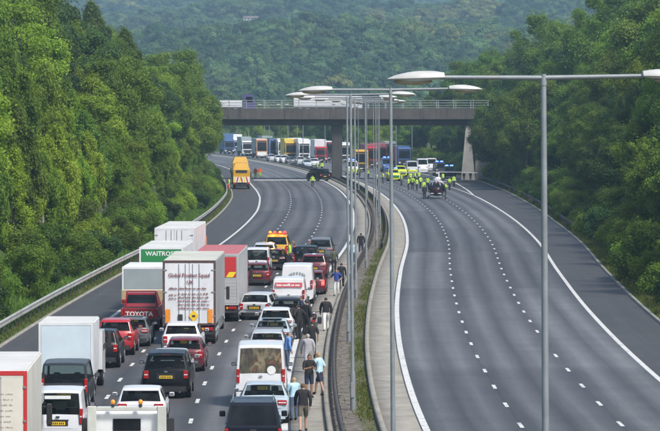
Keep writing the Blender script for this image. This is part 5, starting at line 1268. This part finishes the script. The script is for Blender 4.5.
# --- helicopter on the empty carriageway, nose to the camera
hx = pxd(436, 452); he = thing('helicopter', 'dark helicopter with white upper body standing on the empty carriageway', 'helicopter', (hx, 452, 0), radians(-4))
HW = Pt['white']; HB = paint('heli_dark', (.035,.012,.02))
st = [(0,.30,.95,.28),(.25,.62,1.02,.52),(.8,.88,1.15,.78),(1.6,1.0,1.28,.92),(2.8,1.02,1.35,.98),(4.2,.98,1.4,.95),(5.0,.8,1.5,.75),(5.8,.4,1.75,.42)]
def hull(z_lo, z_hi, grow=1.0, y_a=0, y_b=9):
    V = []; n = 18; S2 = [s for s in st if y_a <= s[0] <= y_b]
    for (y, hw, zc, hh) in S2:
        for i in range(n):
            a = 2*pi*i/n; V.append((hw*grow*math.copysign(abs(cos(a))**.75, cos(a)), y, min(max(zc+hh*grow*math.copysign(abs(sin(a))**.8, sin(a)), z_lo), z_hi)))
    Fs = [(i*n+k, i*n+(k+1) % n, (i+1)*n+(k+1) % n, (i+1)*n+k) for i in range(len(S2)-1) for k in range(n)] + [tuple(range(n)), tuple(range((len(S2)-1)*n, len(S2)*n))]
    return MB().add(V, Fs)
fu = hull(0, 9).build('fuselage', HB, he, 50)
hull(1.62, 9, 1.012, 1.5).build('upper_cowling', HW, fu, 50)
hull(.95, 2.0, 1.015, .2, 1.6).build('cockpit_glass', GLASS, fu, 50)
for s in (-1, 0, 1): MB().path([(s*.42,.16,.78),(s*.55,.30,1.25),(s*.5,.72,1.80),(s*.42,1.3,2.12)], .035, 6).build('window_pillar', HW, fu)
MB().cbox(-.7,.7,.05,.25,.62,.74,.04).build('nose_band', HW, fu)
MB().cbox(-.5,.5,2.0,4.6,2.2,2.75,.18).build('engine_cowling', HW, he, 40)
MB().tube((0,5.4,1.75),(0,9.6,2.05),.32,.16,12).build('tail_boom', HB, he, 50)
MB().prism([(9.0,1.9),(9.7,1.9),(10.2,3.3),(9.7,3.3)], -.05, .05).build('tail_fin', HW, he); MB().cbox(-1.1,1.1,8.5,8.9,2.0,2.06,.02).build('stabiliser', HW, he)
MB().tube((0,2.9,2.7),(0,2.9,3.38),.09,.07,10).build('mast', BLACKP, he); MB().tube((0,2.9,3.3),(0,2.9,3.42),.25,.2,12).build('rotor_hub', BLACKP, he)
for a in (0, pi/2, pi, 3*pi/2):
    a += .06; u = Vector((cos(a), sin(a), 0)); p = Vector((-sin(a), cos(a), 0)); c0 = Vector((0,2.9,3.36)); V = []
    for (rr, zz) in ((.2,0),(2.5,-.01),(5.2,-.10)):
        for (q, t) in ((-.2,0),(.0,.045),(.2,0),(0,-.035)): V.append(c0+u*rr+p*q+Vector((0,0,zz+t)))
    MB().add(V, [(i*4+k, i*4+(k+1) % 4, (i+1)*4+(k+1) % 4, (i+1)*4+k) for i in range(2) for k in range(4)] + [(0,1,2,3),(8,9,10,11)]).build('rotor_blade', pm('blade_pale', (.42,.42,.41), .5), he)
for s in (-1,1):
    sk = MB(); sk.path([(s*1.15,.2,.22),(s*1.15,.55,.06),(s*1.15,4.3,.06)], .055, 8); sko = sk.build('skid', BLACKP, he, 50)
    for yy in (1.2, 3.4): MB().path([(s*1.15,yy,.08),(s*1.0,yy,.35),(s*.45,yy,.58)], .045, 8).build('skid_strut', BLACKP, sko)
    MB().cbox(min(s*.98,s*1.06), max(s*.98,s*1.06), 1.6, 2.6, .85, 1.85, .03).build('door', HB, he)
MB().ell((0,.35,.62),(.1,.1,.08),8,5).build('landing_light', CLEARL, he)

# --- motorcycle by the walkway
mc = thing('motorcycle', 'black motorcycle standing beside the dark-clad people at the walkway edge', 'motorcycle', (pxd(313.5,183), 183, .0), -atan(dC(183)))
for yy in (.32, 1.72):
    q = wheel(mc, 0, yy, .31, .13, 1)
MB().path([(0,.32,.31),(0,.75,.45),(0,1.25,.5),(0,1.5,.95)], .05, 8).build('frame', BLACKP, mc); MB().ell((0,1.1,.82),(.16,.32,.17),10,7).build('fuel_tank', HB, mc, 60); MB().cbox(-.14,.14,.3,.85,.74,.86,.04).build('seat', BLACKP, mc)
MB().cbox(-.2,.2,.75,1.35,.32,.62,.05).build('engine', ALLOY, mc)
for s in (-1,1): MB().tube((s*.09,1.72,.31),(s*.07,1.48,1.0),.025,.025,6).build('fork', CHROME, mc); MB().cbox(min(s*.2,s*.42),max(s*.2,s*.42),.1,.6,.5,.85,.04).build('pannier', BLACKP, mc)
MB().path([(-.38,1.35,1.08),(-.1,1.48,1.04),(.1,1.48,1.04),(.38,1.35,1.08)], .018, 6).build('handlebar', BLACKP, mc); MB().ell((0,1.62,.92),(.1,.08,.1),8,6).build('headlight', CLEARL, mc); MB().cbox(-.1,.1,.0,.05,.62,.72,.01).build('tail_light', TAILRED, mc)
MB().tube((.12,.9,.3),(.28,.75,.02),.015,.015,6).build('side_stand', BLACKP, mc)

# ------------------------------------------------------------------ people
BK = cloth('black', (.016,.016,.018)); NV = cloth('navy', (.02,.028,.06)); KH = cloth('khaki', (.11,.10,.075)); LB = cloth('lightblue', (.42,.62,.72)); GR = cloth('grey', (.34,.34,.36)); BL = cloth('blue', (.13,.26,.55)); WH = cloth('white', (.70,.70,.68)); DB = cloth('royal', (.03,.06,.25)); JEAN = cloth('denim', (.07,.10,.16))
def ppl(label, x, d, face, top, bot, **kw):
    X = pxd(x, d); o = X - C(d); kw.setdefault('z', .03 if -WALK-.02 < o < -MED else 0.0); return person(label, X, d, radians(face), top, bot, **kw)
ppl('man in black top and khaki shorts walking away at the bottom of the walkway', 303, 127.3, 4, BK, KH, pose='walk', long_legs=False, long_sleeve=True, hair=HAIRB, h=1.80)
ppl('man in black t-shirt and dark shorts in the middle of the walkway', 309, 142.2, -160, BK, NV, pose='phone', long_legs=False, hair=HAIRD, h=1.80, skin=SKIND)
ppl('man in pale blue shirt and navy shorts against the kerb', 319.5, 143.6, 60, LB, NV, pose='walk', long_legs=False, hair=HAIRF, h=1.78)
ppl('woman in light blue top beside the silver-blue saloon', 294, 132, 30, LB, JEAN, hair=HAIRF, h=1.66, hairlen=1, pose='phone')
ppl('person in grey top and light trousers walking up the walkway', 308, 155.8, 10, GR, GR, pose='walk', hair=HAIRG, h=1.76, long_sleeve=True)
ppl('person in black t-shirt ahead of the grey-clad one', 312, 164.6, 5, BK, BK, pose='stand', hair=HAIRD, h=1.80)
ppl('man in blue shirt leaning beside the silver estate', 286, 157.2, -70, BL, JEAN, pose='lean', hair=HAIRB, long_sleeve=True, h=1.78)
ppl('person in black jacket and pale trousers alone on the walkway', 326, 185, 8, BK, WH, pose='walk', long_sleeve=True, hair=HAIRD, h=1.80, loose=1.4)
ppl('person in blue vest with white sleeves and white trousers', 336.5, 219, 170, DB, WH, pose='hips', hair=HAIRB, h=1.72)
ppl('dark-clad person behind the one in the blue vest', 341.5, 227, 0, BK, BK, long_sleeve=True, hair=HAIRD)
ppl('dark-clad person at the top of the queue on the walkway', 334, 250, 20, cloth('olive', (.07,.08,.05)), BK, long_sleeve=True, hair=HAIRD, group='people out of their vehicles')
ppl('person in pale blue jacket standing by the far kerb', 352.5, 262, 0, LB, JEAN, long_sleeve=True, hair=HAIRF, loose=1.6)
ppl('dark-clad person further along the far kerb', 361, 282, 0, BK, NV, long_sleeve=True, hair=HAIRD, loose=1.4)
ppl('motorcyclist in black leathers nearest the white hatchback', 298.5, 178.6, 40, BK, BK, long_sleeve=True, pose='hips', h=1.82, loose=1.5)
ppl('motorcyclist in black leathers and helmet beside the motorcycle', 306.5, 181.4, -40, BK, BK, long_sleeve=True, helmet=BLACKP, h=1.84, loose=1.5)
ppl('third dark-clad person between the motorcyclists and the cars', 301.5, 187.5, 90, NV, BK, long_sleeve=True, h=1.76, loose=1.3)
PY = cloth('police', (.02,.022,.03))
ppl('officer in yellow jacket beside the emergency four-wheel drive', 289.5, 262, 90, GREENHV, PY, long_sleeve=True, band=True, group='officers in high-visibility jackets')
ppl('officer in dark blue vest behind the black people carrier', 295, 259.5, -60, DB, PY, group='officers in high-visibility jackets')
ppl('left of two workers in orange jackets by the works lorry', 255.5, 585, 150, ORANGEHV, GREENHV, long_sleeve=True, loose=1.8, group='roadworkers', z=0)
ppl('right of two workers in orange jackets by the works lorry', 260, 588, 200, ORANGEHV, GREENHV, long_sleeve=True, loose=1.8, group='roadworkers', z=0)
ppl('lone officer in green jacket on the left carriageway near the bridge', 312.5, 520, 180, GREENHV, PY, long_sleeve=True, band=True, group='officers in high-visibility jackets', z=0)
i = 0
crew = [(401.5,530),(427.5,505),(383,545),(449.5,500),(454,520),(377,530),(443,540),(398,570),(408.5,500),(412.5,506),(417,498),(420.5,512),(410.5,540),(415,548),(419,552),(424,478),(441,485),(445.5,470)]
wd = ['first', 'second', 'third', 'fourth', 'fifth', 'sixth', 'seventh', 'eighth', 'ninth', 'tenth', 'eleventh', 'twelfth', 'thirteenth', 'fourteenth', 'fifteenth', 'sixteenth', 'seventeenth', 'last']
for (x, d) in crew:
    ppl('%s from the left among the crew in yellow jackets around the helicopter' % wd[sorted(c[0] for c in crew).index(x)], x, d, random.uniform(0, 360), GREENHV, PY, long_sleeve=True, band=True, loose=1.7, h=random.uniform(1.72, 1.86), pose=random.choice(['stand','hips','phone']), group='helicopter crew', z=0)
ppl('person in dark clothes standing at the left of the helicopter', 424.5, 451, 20, PY, PY, long_sleeve=True, loose=1.3, z=0, h=1.85)
for (x, d, w_) in ((354,590,'left'), (359,585,'middle'), (368,575,'right'), (317,640,'far left'), (322,645,'second from left')):
    ppl('%s officer in green jacket standing near the bridge pier' % w_, x, d, random.uniform(90, 270), GREENHV, PY, long_sleeve=True, band=True, loose=1.6, group='officers in high-visibility jackets', z=0)
ppl('roadworker in green jacket left of the striped works lorry', 229, 500, 90, GREENHV, ORANGEHV, long_sleeve=True, loose=1.8, group='roadworkers', z=0)
for (x, w_) in ((464, 'left'), (470.5, 'right')):
    ppl('%s of two dark-clad people crouched by the bridge abutment' % w_, x, 568, 180, BK, BK, long_sleeve=True, h=1.3, loose=1.6, group='people at the abutment', z=0)

bpy.data.scenes.remove(TMP)
# ------------------------------------------------------------------ air
hz = MB().box(-3600, 3600, -120, 9700, -2, 330).mesh('haze'); ho = link('haze', hz); ho['kind'] = 'stuff'; ho['label'] = 'thin blue summer haze filling the valley'; ho['category'] = 'haze'
m = bpy.data.materials.new('haze_air'); m.use_nodes = True; n = m.node_tree; n.nodes.clear()
pv = n.nodes.new('ShaderNodeVolumePrincipled'); pv.inputs['Color'].default_value = (.50,.77,1.0,1); pv.inputs['Density'].default_value = .00019; pv.inputs['Anisotropy'].default_value = .1
out = n.nodes.new('ShaderNodeOutputMaterial'); n.links.new(pv.outputs[0], out.inputs['Volume']); hz.materials.append(m)
